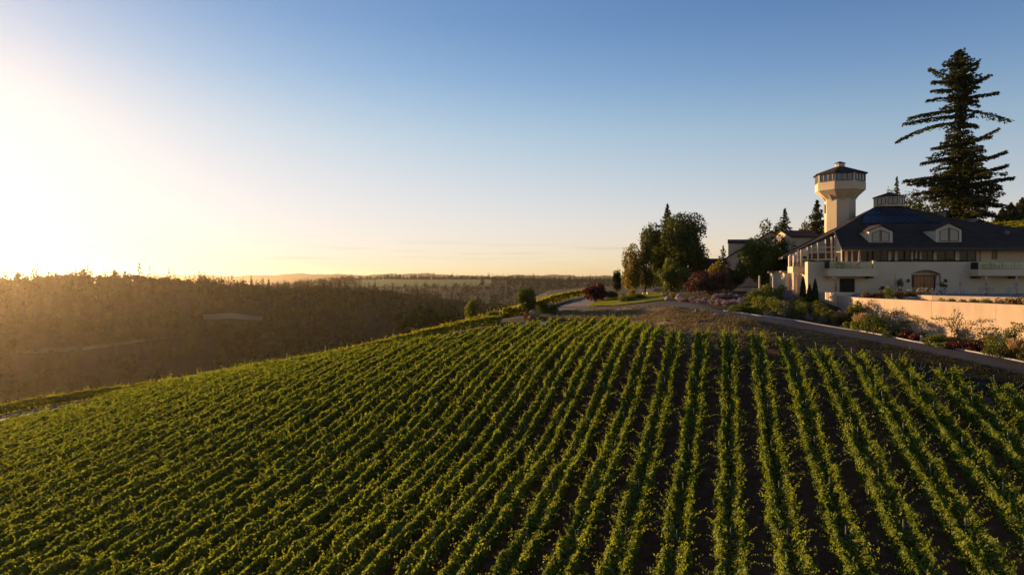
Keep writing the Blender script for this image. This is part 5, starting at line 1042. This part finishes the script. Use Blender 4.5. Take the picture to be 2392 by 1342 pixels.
# shrubs above the kerb, left to right
for a in [('round_shrub', 'left of two clipped ball shrubs above the kerb', 1774, 732, 690, 43, 'bright_shrub', None, None, 'round'),
          ('round_shrub', 'right of two clipped ball shrubs above the kerb', 1810, 733, 697, 42, 'bright_shrub', None, None, 'round'),
          ('shrub', 'low green shrub at the right end of the lavender row', 1722, 729, 713, 46, 'shrub'),
          ('shrub', 'dark green shrub just right of the short garden wall', 1758, 706, 668, 42, 'shrub', 88),
          ('shrub', 'broad leafy shrub behind the two clipped balls', 1790, 704, 663, 44, 'bright_shrub', 91),
          ('shrub', 'bright green shrub beside the left winery balcony', 1824, 704, 659, 38, 'bright_shrub', 93),
          ('lavender_bush', 'tall pinkish flowering bush below the left winery balcony', 1846, 712, 671, 40, 'lavender', 90, None, 'dome'),
          ('shrub', 'silvery shrub at the kerb below the pinkish flowering bush', 1832, 738, 718, 25, 'silver'),
          ('shrub', 'small pink grey shrub at the kerb under the clipped balls', 1795, 739, 729, 18, 'lavender'),
          ('shrub', 'olive shrub at the kerb left of the cypresses', 1853, 744, 714, 29, 'olive'),
          ('shrub', 'leafy shrub at the foot of the shortest cypress', 1868, 742, 700, 34, 'bright_shrub', 80),
          ('shrub', 'dark shrub between the tallest cypress and the wing wall', 1918, 742, 692, 34, 'shrub', 84),
          ('shrub', 'olive shrub in front of the wing wall', 1928, 748, 712, 26, 'olive', 80),
          ('lavender_bush', 'pale pink lavender at the kerb below the cypresses', 1890, 750, 731, 15, 'lavender'),
          ('shrub', 'light green round shrub at the kerb below the tallest cypress', 1904, 751, 727, 23, 'bright_shrub'),
          ('shrub', 'silvery round shrub at the kerb, left of its twin', 1923, 755, 734, 18, 'silver'),
          ('shrub', 'dull green shrub at the kerb, right of the silvery one', 1936, 756, 737, 18, 'olive'),
          ('round_shrub', 'small clipped green ball at the kerb left of the feather grass', 1974, 767, 751, 19, 'bright_shrub'),
          ('round_shrub', 'tiny clipped green ball close to the feather grass', 1990, 769, 754, 12, 'bright_shrub'),
          ('shrub', 'tall dark shrub at the left end of the retaining wall', 2001, 752, 692, 38, 'shrub', 78),
          ('shrub', 'big round dark green shrub in front of the retaining wall', 2054, 779, 729, 64, 'shrub', 67),
          ('shrub', 'grey green shrub right behind the big round one', 2084, 775, 738, 32, 'silver', 66),
          ('barberry', 'leftmost dark red barberry at the foot of the retaining wall', 2088, 785, 766, 30, 'barberry'),
          ('barberry', 'second dark red barberry along the retaining wall', 2112, 790, 770, 32, 'barberry'),
          ('barberry', 'third dark red barberry, beside the pale marker post', 2136, 796, 778, 24, 'barberry'),
          ('shrub', 'low green shrub right of the pale marker post', 2181, 806, 788, 46, 'shrub'),
          ('shrub', 'small olive shrub left of the second barberry group', 2209, 811, 796, 26, 'olive'),
          ('barberry', 'leftmost barberry of the second red group', 2231, 815, 795, 30, 'barberry'),
          ('barberry', 'middle barberry of the second red group, the largest', 2256, 818, 794, 36, 'barberry'),
          ('barberry', 'barberry right of the largest in the second red group', 2279, 820, 797, 26, 'barberry'),
          ('barberry', 'rightmost barberry of the second red group', 2300, 823, 801, 22, 'barberry'),
          ('shrub', 'spreading green shrub right of the red barberries', 2318, 830, 803, 42, 'shrub'),
          ('shrub', 'leafy shrub left of the right feather grass', 2342, 836, 806, 36, 'olive'),
          ('shrub', 'large leafy shrub behind the right feather grass', 2364, 812, 764, 58, 'shrub', 56),
          ('shrub', 'olive shrub at the kerb in the right corner', 2392, 846, 824, 26, 'olive'),
          ('shrub', 'left dark clipped shrub on the lawn', 1462, 706, 684, 36, 'shrub', 103),
          ('shrub', 'right dark clipped shrub on the lawn', 1492, 706, 685, 36, 'oak', 104),
          ('hedge', 'dark hedge between the red maple and the lawn', 1428, 702, 676, 40, 'oak', 113),
          ('shrub', 'golden shrub beside the stones left of the lavender', 1570, 700, 682, 18, 'gold', 99),
          ('shrub', 'yellowish low bush in the shade under the golden tree', 1477, 690, 673, 20, 'gold', 116),
          ('barberry', 'small dark red bush at the field corner below the brow tree', 1228, 741, 725, 14, 'barberry', 97),
          ('shrub', 'grey tuft of herbs beside the right wooden stake', 1671, 740, 731, 13, 'lavender')]:
    bush(*a, cat='lavender' if a[0] == 'lavender_bush' else 'bush')
for a in [('shrub', 'green shrub between the pinkish bush and the shortest cypress', 1884, 735, 705, 30, 'shrub', 86), ('shrub', 'dark shrub behind the silvery pair at the kerb', 1934, 745, 716, 30, 'oak', 82), ('shrub', 'green shrub at the foot of the wing wall, right side', 1978, 752, 728, 36, 'shrub', 79),
          ('shrub', 'low olive shrub between feather grass and big round shrub', 2026, 774, 752, 26, 'olive'), ('shrub', 'green ground shrub behind the first barberries', 2112, 780, 763, 36, 'shrub', 65), ('shrub', 'olive ground shrub at the wall above the pale marker post', 2148, 788, 772, 36, 'olive', 63.5),
          ('shrub', 'yellowish shrub at the wall base left of the fan climber', 2186, 794, 778, 40, 'bright_shrub', 62), ('shrub', 'shrub at the wall base under the fan climber', 2226, 802, 785, 40, 'olive', 60.5), ('shrub', 'green shrub at the wall base behind the second barberry group', 2268, 806, 788, 40, 'shrub', 59.5), ('shrub', 'yellow green shrub at the wall base left of the large shrub', 2312, 812, 785, 40, 'bright_shrub', 58),
          ('shrub', 'small green shrub in front of the first barberries', 2070, 787, 776, 24, 'shrub'), ('shrub', 'low grass green shrub at the kerb below the barberry gap', 2196, 812, 800, 34, 'bright_shrub'), ('shrub', 'leafy shrub in the mulch left of the clipped balls', 1742, 722, 702, 34, 'shrub'), ('shrub', 'dull shrub behind the clipped balls, left of the pinkish bush', 1812, 716, 688, 36, 'olive', 86)]:
    bush(*a)
for a in [('shrub', 'tall leafy shrub hiding the corner between wing wall and retaining wall', 1994, 758, 700, 44, 'shrub', 76.5), ('shrub', 'bright shrub at the kerb under the retaining wall corner', 1998, 771, 748, 34, 'bright_shrub', 70), ('shrub', 'dark green shrub between wing wall and slim yellow grass', 1938, 752, 722, 34, 'shrub', 79),
          ('shrub', 'leafy shrub left of the leftmost cypress', 1862, 728, 690, 36, 'bright_shrub', 88), ('shrub', 'grey green shrub under the tall pinkish bush', 1838, 728, 702, 40, 'silver', 84), ('shrub', 'green shrub between left ball shrub and lavender', 1752, 732, 712, 36, 'bright_shrub', 81)]:
    bush(*a)
for nm, px, pb, pt, w, mt in [('rusty bush at the left end of the upper terrace', 2024, 699, 682, 30, 'rust'), ('rusty bush left of the green one on the upper terrace', 2050, 699, 679, 30, 'rust'), ('bright green bush on the upper terrace', 2076, 699, 671, 27, 'bright_shrub'),
                          ('rusty bush right of the green one on the upper terrace', 2101, 699, 679, 28, 'rust'), ('olive bush below the big arched door', 2123, 700, 676, 26, 'olive'), ('rusty bush where the low terrace wall begins', 2147, 700, 682, 30, 'rust')]:
    bush('shrub', nm, px, pb, pt, w, mt, 80.7, -2.45)
for i, (px, pb, pt, w, mt, nm) in enumerate([(2182, 705, 697, 16, 'bright_shrub', 'small green plant at the left end of the narrow bed behind the retaining wall'), (2206, 706, 698, 20, 'shrub', 'second plant from the left in the narrow bed behind the retaining wall'), (2230, 707, 700, 18, 'rust', 'rusty plant in the narrow bed behind the retaining wall'),
                                       (2256, 708, 699, 26, 'shrub', 'middle green plant in the narrow bed behind the retaining wall'), (2284, 709, 698, 26, 'bright_shrub', 'bright plant in the narrow bed, just left of the rusty bushes'), (2316, 710, 699, 28, 'rust', 'rusty plant left of the large rusty bush behind the retaining wall'),
                                       (2348, 711, 692, 36, 'rust', 'large rusty bush near the right end of the retaining wall'), (2382, 712, 688, 36, 'olive', 'large olive bush at the right end of the retaining wall')]):
    t = wall_t(px); p = wa + (wb - wa) * t + wn_ * 0.9; y = p.y
    bush('shrub', nm, CX + F * p.x / y, pb, pt - 1, w, mt, y, -2.5)
grass_clump('feather_grass', 'fan of tan feather grass at the kerb left of the big round shrub', 2011, 772, 732, 36, 'feather', 'plume')
grass_clump('feather_grass', 'tan feather grass clump near the right edge by the kerb', 2374, 839, 790, 32, 'feather', 'plume')
grass_clump('feather_grass', 'slim yellow grass clump just left of the wing wall', 1948, 759, 726, 15, 'feather', None)
grass_clump('feather_grass', 'left brown grass clump in front of the wing wall', 1965, 760, 727, 20, 'olive', 'plume')
grass_clump('feather_grass', 'right brown grass clump in front of the wing wall', 1984, 760, 728, 20, 'olive', 'plume')
for px, pb, pt, y, lb in [(1876, 742, 646, 93.0, 'leftmost of three slim cypresses against the winery corner'), (1891, 744, 664, 90.5, 'shortest of three slim cypresses, the middle one'), (1904, 745, 652, 90.5, 'tallest slim cypress, rightmost of the three')]:
    b = on(px, y); h = Z(pt, y) - b.z; rng = np.random.default_rng(px); r = thing('cypress', lb, 'tree', b, 0, 'slim cypresses at the winery corner'); n = 1500
    q = rng.random(n); rad = 0.40 * np.sin(np.clip(q * 0.93 + 0.07, 0, 1) ** 0.6 * math.pi) ** 0.7 * rng.uniform(0.6, 1.05, n) + 0.02; a = rng.uniform(0, 6.283, n)
    C = np.array(b) + np.c_[np.cos(a) * rad, np.sin(a) * rad, q * h]; Nn = unit(np.c_[np.cos(a), np.sin(a), np.full(n, .3)] + rng.normal(0, .35, (n, 3))); np_mesh('crown', leaves(C, Nn, np.full(n, 0.26), rng, 0.5, np.c_[np.cos(a) * .3, np.sin(a) * .3, np.ones(n)]), M['cypress'], r)
    MB().tube([b - Vector((0, 0, .2)), b + Vector((0, 0, h * .8))], [0.09, 0.02], 6).build('trunk', M['bark'], r)
# climbers trained on the retaining wall
def climber(label, stems, dens, mat, seed, off=0.18, leaf=0.13):
    rng = np.random.default_rng(seed); p0_ = wallpt(*stems[0][0], off); r = thing('climbing_vine', label, 'climber', (p0_.x, p0_.y, p0_.z)); m = MB(); C = []
    for st in stems:
        q = [wallpt(px, py, off + rng.uniform(-.06, .06)) for px, py in st]; m.tube(q, [0.03] + [0.018] * (len(q) - 1), 5)
        for a, b in zip(q[:-1], q[1:]):
            n = max(2, int((b - a).length * dens))
            for k in range(n): C.append(a.lerp(b, rng.random()) + Vector(rng.normal(0, .13, 3)) - wn_ * float(rng.uniform(0, .16)))
    C = np.array([tuple(c) for c in C]); n = len(C); Nn = unit(np.tile(-np.array(wn_), (n, 1)) + rng.normal(0, .6, (n, 3)) + np.array([0, -.3, .3]))
    np_mesh('foliage', leaves(C, Nn, leaf * rng.uniform(.7, 1.3, n), rng), M[mat], r); m.build('stem', M['bark'], r); return r
climber('yellow leafed creeper at the left end of the retaining wall', [[(2010, 735), (2022, 716), (2035, 704), (2043, 701)], [(2018, 722), (2030, 716), (2042, 708)]], 32, 'gold', 3)
climber('golden green climber sprawling low over the retaining wall', [[(2072, 765), (2082, 740), (2094, 728), (2108, 730), (2124, 737), (2140, 741), (2156, 748), (2172, 757), (2180, 763)], [(2080, 760), (2094, 748), (2112, 756), (2130, 764)], [(2098, 768), (2112, 752), (2130, 748), (2150, 752)], [(2070, 752), (2077, 738), (2078, 722)]], 42, 'gold', 4)
climber('fan trained climber with bare side shoots in the middle of the retaining wall', [[(2232, 800), (2234, 770), (2230, 745), (2236, 720)], [(2234, 780), (2222, 762), (2208, 756), (2196, 765)], [(2233, 775), (2216, 745), (2198, 742), (2180, 744)], [(2234, 755), (2240, 740), (2246, 730)], [(2236, 790), (2256, 768), (2276, 752), (2296, 748), (2314, 747)], [(2236, 792), (2258, 780), (2280, 768), (2300, 764)], [(2233, 762), (2222, 742)], [(2234, 778), (2250, 758), (2262, 750)]], 22, 'gold', 5)
for i, (a, b, c) in enumerate([((2236, 722), (2248, 727), (2258, 729)), ((2232, 734), (2222, 733), (2212, 731))]): pass
climber('leafy climber left of the large shrub at the right end of the retaining wall', [[(2300, 805), (2306, 780), (2316, 766), (2330, 764)], [(2302, 795), (2320, 782), (2340, 776)], [(2298, 800), (2292, 782), (2300, 770)]], 46, 'olive', 6)
climber('creeper high on the retaining wall at the right edge', [[(2398, 772), (2390, 760), (2378, 756), (2370, 755)], [(2396, 765), (2384, 766), (2374, 768)]], 46, 'gold', 7)
# planted parapets
def hedge_strip(label, x0, x1, y, z, h, w, mat, seed, n):
    rng = np.random.default_rng(seed); C = np.c_[rng.uniform(x0, x1, n), y + rng.uniform(-w, w, n), np.zeros(n)]; hh = h * (0.65 + 0.35 * np.sin(C[:, 0] * 2.1) * np.cos(C[:, 0] * 0.83)); C[:, 2] = z + rng.random(n) * hh
    return tag(np_mesh('hedge', leaves(C, unit(rng.normal(0, .6, (n, 3)) + np.array([0, -.4, .6])), 0.15 * rng.uniform(.7, 1.3, n), rng), M[mat]), label, 'hedge')
hedge_strip('planting along the parapet over the arched door', X(2078, YF), X(2284, YF), YF + 0.22, ztop - 0.08, 0.52, 0.2, 'shrub', 51, 2600)
hedge_strip('planting on the parapet left of the front balcony', X(1888, YF), X(1936, YF), YF + 0.22, ztop - 0.08, 0.48, 0.2, 'shrub', 52, 700)

# ------------------------------------------------------------------ patio furniture
def make_chair(label, mat, back_mat, loc, rz, lounge=False):
    r = thing('lounge_chair' if lounge else 'garden_chair', label, 'chair', (0, 0, 0)); L = 1.25 if lounge else 0.62
    m = MB()
    for i in range(7 if lounge else 5): a = -0.28 + L * i / (7 if lounge else 5); m.obox((0, -a, 0.36 - 0.10 * a), (1, 0, 0), (0, 1, 0.1), 0.28, 0.055, 0.012)
    m.build('seat', M[mat], r); m = MB()
    for i in range(5): m.bar(((i - 2) * 0.125, 0.25, 0.34), ((i - 2) * 0.155, 0.62, 1.02 - 0.03 * (i - 2) ** 2), 0.10, 0.02, (1, 0, 0))
    m.build('backrest', M[back_mat], r)
    for s in (-1, 1):
        MB().box(s * 0.36 - 0.06, s * 0.36 + 0.06, -0.36, 0.42, 0.545, 0.57).build('armrest', M[mat], r)
        MB().box(s * 0.33 - 0.02, s * 0.33 + 0.02, -0.33, -0.22, 0, 0.543).build('leg', M[mat], r); MB().bar((s * 0.31, -0.25, 0.36), (s * 0.31, 0.62, 0.02), 0.03, 0.1).build('leg', M[mat], r)
    r.location = loc; r.rotation_euler = (0, 0, rz); ORIGIN[r.name] = Vector(loc); return r
for px, y, rz, mt, bm, lo, lb in [(2183, 88.5, -70, 'white', 'white', True, 'white slatted lounger stretched out in front of the arched door'), (2200, 89.5, -60, 'white', 'white', False, 'white slatted chair between lounger and leafy potted plant'),
                                  (2236, 88.5, -50, 'white', 'white', False, 'white slatted chair just left of the second closed umbrella'), (2257, 88.5, -50, 'white', 'white', False, 'white slatted chair just right of the second closed umbrella'),
                                  (2291, 88.0, -40, 'white', 'blue', False, 'chair with blue back left of the third closed umbrella'), (2314, 88.0, -40, 'white', 'blue', False, 'chair with blue back right of the third closed umbrella'),
                                  (2355, 87.5, -40, 'white', 'blue', False, 'chair with blue back left of the rightmost closed umbrella'), (2366, 88.6, -40, 'white', 'white', False, 'white slatted chair close under the rightmost closed umbrella')]:
    make_chair(lb, mt, bm, (X(px, y), y, ZP), R(rz), lo)
def make_umbrella(label, loc, h=2.55):
    b = Vector(loc); r = thing('closed_umbrella', label, 'umbrella', loc, 0, 'closed patio umbrellas'); MB().lathe(b, [(0.28, 0), (0.28, 0.05), (0.05, 0.09), (0.05, 0.2)], 12).build('base', M['iron'], r)
    MB().tube([b + Vector((0, 0, .09)), b + Vector((0, 0, h + .05))], 0.025, 7).build('pole', M['wood'], r)
    m = MB(); n = 14; prof = [(0.20, 0.62), (0.24, 0.85), (0.17, 1.25), (0.16, 1.6), (0.12, 2.1), (0.05, 2.45), (0.01, h)]
    for rr, z in prof:
        for k in range(n): a = 2 * math.pi * k / n; q = rr * (1.15 if k % 2 else 0.72); m.v.append((b.x + q * math.cos(a), b.y + q * math.sin(a), b.z + z))
    for i in range(len(prof) - 1):
        for k in range(n): j = (k + 1) % n; m.f.append((i * n + k, i * n + j, (i + 1) * n + j, (i + 1) * n + k))
    m.build('canopy', M['canvas'], r); MB().lathe(b, [(0.175, 1.30), (0.18, 1.36), (0.172, 1.42)], 12).build('strap', M['wood'], r); return r
for px, y, lb in [(2190, 89.2, 'closed tan umbrella beside the arched door, leftmost of four'), (2244, 89.5, 'closed tan umbrella between two white chairs'), (2304, 89, 'closed tan umbrella between two blue backed chairs'), (2375, 88.5, 'closed tan umbrella near the right edge of the patio')]:
    make_umbrella(lb, (X(px, y), y, ZP))
make_umbrella('closed tan umbrella on the front balcony', (X(2007, 94.2), 94.2, Z(627, 93.2) + .03), 2.3); make_umbrella('closed tan umbrella on the corner balcony at the far left', (X(1864, 98.9), 98.9, Z(622, 98)), 2.3)
make_umbrella('dark closed umbrella against the wall left of the arched door', (X(2092, 93.6), 93.6, ZP), 2.6)
def pot_plant(label, px, y, z, h, w, mat, pot='terracotta', fl=None):
    b = Vector((X(px, y), y, z)); r = thing('potted_plant', label, 'potted plant', b); MB().lathe(b, [(w * .22, 0), (w * .34, h * .34), (w * .37, h * .36), (w * .30, h * .36), (w * .28, h * .30)], 12).build('pot', M[pot], r)
    rng = np.random.default_rng(int(px)); V, _ = crown_leaves((b.x, b.y, b.z + h * .68), w / 2, w / 2, h * .34, 420, 0.12, rng, 9, .5); np_mesh('foliage', V, M[mat], r)
    if fl: V, _ = crown_leaves((b.x, b.y, b.z + h * .9), w * .36, w * .36, h * .14, 90, 0.09, rng, 7, .5); np_mesh('flower', V, M[fl], r)
pot_plant('leafy green potted plant beside the first closed umbrella', 2204, 92.5, ZP, 1.6, 1.0, 'shrub'); pot_plant('potted plant with red flowers left of the arched door', 2103, 93.2, ZP, 2.0, 0.8, 'shrub', 'terracotta', 'redflower')
pot_plant('dark potted shrub on the patio under the front balcony', 2064, 93.0, ZP, 1.0, 1.1, 'oak')
rng = np.random.default_rng(61); n = 26
P = np.c_[rng.uniform(X(2108, 84), X(2168, 84), n), rng.uniform(82.5, 85.5, n), np.full(n, ZP)]
fb = thing('flower_bed', 'loose bed of white flowers in front of the arched door', 'flowers', (X(2138, 84), 84, ZP)); np_mesh('stems', blades(P, 0.6, 9, rng, .4, .04), M['shrub'], fb)
q = np.repeat(P, 4, 0) + np.c_[rng.normal(0, .22, (n * 4, 2)), rng.uniform(.5, .95, n * 4)]; np_mesh('flower', leaves(q, unit(rng.normal(0, .4, q.shape) + np.array([0, -.6, .5])), np.full(len(q), .09), rng, 1.0), M['flower'], fb)
# furniture on the balconies
def make_table(label, loc, mat='iron'):
    b = Vector(loc); r = thing('table', label, 'table', loc); MB().lathe(b, [(0.45, 0.70), (0.45, 0.74)], 18).build('tabletop', M[mat], r); MB().lathe(b, [(0.25, 0), (0.25, 0.03), (0.04, 0.05), (0.04, 0.698)], 10).build('pedestal', M['iron'], r)
zb2_ = Z(629, 93.2) + 0.03; zb1_ = Z(627, 93.2) + 0.03
def dark_chair(label, loc, rz):
    r = thing('dining_chair', label, 'chair', (0, 0, 0)); MB().box(-.22, .22, -.22, .22, .43, .47).build('seat', M['iron'], r)
    m = MB(); m.box(-.22, .22, .20, .23, .82, .9); m.box(-.22, .22, .2, .23, .62, .68); m.box(-.22, -.18, .20, .23, .472, .818); m.box(.18, .22, .20, .23, .472, .818); m.build('backrest', M['iron'], r)
    for sx in (-1, 1):
        for sy in (-1, 1): MB().box(sx * .20 - .018, sx * .20 + .018, sy * .20 - .018, sy * .20 + .018, 0, .428).build('leg', M['iron'], r)
    r.location = loc; r.rotation_euler = (0, 0, rz); ORIGIN[r.name] = Vector(loc)
for px, rz, lb in [(2341, 90, 'dark chair left of the table on the right balcony'), (2361, -90, 'dark chair right of the table on the right balcony'), (2382, 90, 'dark chair at the far right end of the right balcony')]: dark_chair(lb, (X(px, 94.3), 94.3, zb2_), R(rz))
make_table('round dark table on the right balcony', (X(2351, 94.4), 94.4, zb2_))
make_table('round dark table on the front balcony', (X(1988, 94.3), 94.3, zb1_))
dark_chair('dark chair left of the table on the front balcony', (X(1978, 94.3), 94.3, zb1_), R(90)); dark_chair('dark chair right of the table on the front balcony', (X(1998, 94.3), 94.3, zb1_), R(-90))
pot_plant('potted bush at the left end of the front balcony', 1956, 94.2, zb1_, 0.9, 0.8, 'shrub'); pot_plant('second potted bush on the front balcony', 1966, 94.4, zb1_, 0.75, 0.6, 'olive')
SO = thing('outdoor_sofa', 'dark low sofa behind the glass of the right balcony', 'sofa', (X(2315, 94.3), 94.3, zb2_)); s0, s1 = X(2301, 94.3), X(2330, 94.3)
MB().box(s0, s1, 94.0, 94.7, zb2_ + .05, zb2_ + .42).build('seat', M['cushion'], SO); MB().box(s0, s1, 94.702, 94.9, zb2_ + .05, zb2_ + .85).build('backrest', M['cushion'], SO)
for u in (s0 - .13, s1 + .003): MB().box(u, u + .127, 94.0, 94.9, zb2_ + .05, zb2_ + .6).build('armrest', M['cushion'], SO)

# ------------------------------------------------------------------ small things by the drive and on the brow
def stake(label, px, pb, pt, r_=0.05, mat='wood', name='wooden_stake', cat='stake', y=None, cap=True):
    b = gp(px, pb) if y is None else on(px, y); h = Z(pt, b.y) - b.z; m = MB().tube([b - Vector((0, 0, .2)), b + Vector((0, 0, h - .08))], [r_, r_ * .92], 7)
    if cap: m.tube([b + Vector((0, 0, h - .078)), b + Vector((0, 0, h))], [r_ * 1.25, r_ * .5], 7)
    return tag(m.build(name, M[mat]), label, cat)
stake('left thin wooden stake in the dry grass by the drive', 1639, 733, 716); stake('right thin wooden stake in the dry grass by the drive', 1661, 736, 722)
stake('short stout wooden post in the dry grass left of the stakes', 1627, 730, 721, 0.16)
stake('pale bollard post below the broad green tree', 1774, 664, 643, 0.11, 'trim', 'bollard', 'post', 99); stake('pale bollard post left of the winery corner', 1806, 665, 645, 0.11, 'trim', 'bollard', 'post', 98)
stake('pale marker post between barberry and low green shrub', 2153, 798, 783, 0.14, 'trim', 'marker_post', 'post')
stake('small white marker post on the brow between the two small trees', 1168, 745, 731, 0.10, 'white', 'marker_post', 'post', 95)
for px, pt, lb in [(360, 883, 'white marker post on the brow farthest to the left'), (670, 823, 'white marker post on the brow in the middle'), (760, 806, 'white marker post on the brow nearest the small tree')]:
    y = float(np.interp(X(px, 97), CREST[:, 0], CREST[:, 1])) + 6.6; b = on(px, y); zt = max(Z(pt, y), b.z + 1.75); tag(MB().tube([b - Vector((0, 0, .2)), Vector((b.x, b.y, zt - .1)), Vector((b.x, b.y, zt))], [0.07, 0.07, 0.05], 8).build('marker_post', M['white']), lb, 'post')
def boulder(label, px, pb, w, h, mat='stone', y=None):
    b = gp(px, pb) if y is None else on(px, y); rng = np.random.default_rng(int(px)); m = MB(); nn = 9
    for j, (rr, z) in enumerate([(0.8, -.2), (1.0, .12), (.92, .45), (.62, .8), (.2, .98)]):
        for k in range(nn): a = 2 * math.pi * k / nn; q = rr * w / 2 * (1 + .16 * rng.normal()); m.v.append((b.x + q * math.cos(a), b.y + q * math.sin(a) * .8, b.z + z * h * (1 + .06 * rng.normal())))
    for j in range(4):
        for k in range(nn): i2 = (k + 1) % nn; m.f.append((j * nn + k, j * nn + i2, (j + 1) * nn + i2, (j + 1) * nn + k))
    m.f.append(tuple(4 * nn + k for k in range(nn))); return tag(m.build('boulder', M[mat]), label, 'rock')
boulder('sunlit boulder at the left end of the lavender row', 1560, 700, 0.9, 0.6); boulder('pale boulder on the back edge of the lawn', 1551, 690, 0.8, 0.5, y=103); boulder('orange lit boulder behind the golden shrub', 1586, 699, 1.0, 0.7, y=97)
boulder('tan earth mound at the field corner beside the small dark red bush', 1247, 737, 2.0, 1.1, 'dry', 98)
def bench(label, px, y, w, mat):
    b = on(px, y); r = thing('bench', label, 'bench', b); m = MB()
    for i in range(4): m.box(b.x - w / 2, b.x + w / 2, b.y - .24 + i * .13, b.y - .13 + i * .13, b.z + .42, b.z + .46)
    m.build('seat', M[mat], r); m = MB()
    for i in range(3): m.box(b.x - w / 2, b.x + w / 2, b.y + .28, b.y + .31, b.z + .56 + i * .15, b.z + .67 + i * .15)
    m.build('backrest', M[mat], r)
    for s in (-1, 1): MB().box(b.x + s * (w / 2 - .12) - .04, b.x + s * (w / 2 - .12) + .04, b.y - .22, b.y + .275, b.z - .1, b.z + .418).build('leg', M[mat], r)
bench('pale slatted bench under the big oak', 1522, 116, 1.7, 'white'); bench('dark wooden bench right of the pale one under the oak', 1537, 113, 1.4, 'wood'); bench('pale bench in the shade of the golden tree', 1493, 118, 1.5, 'white')
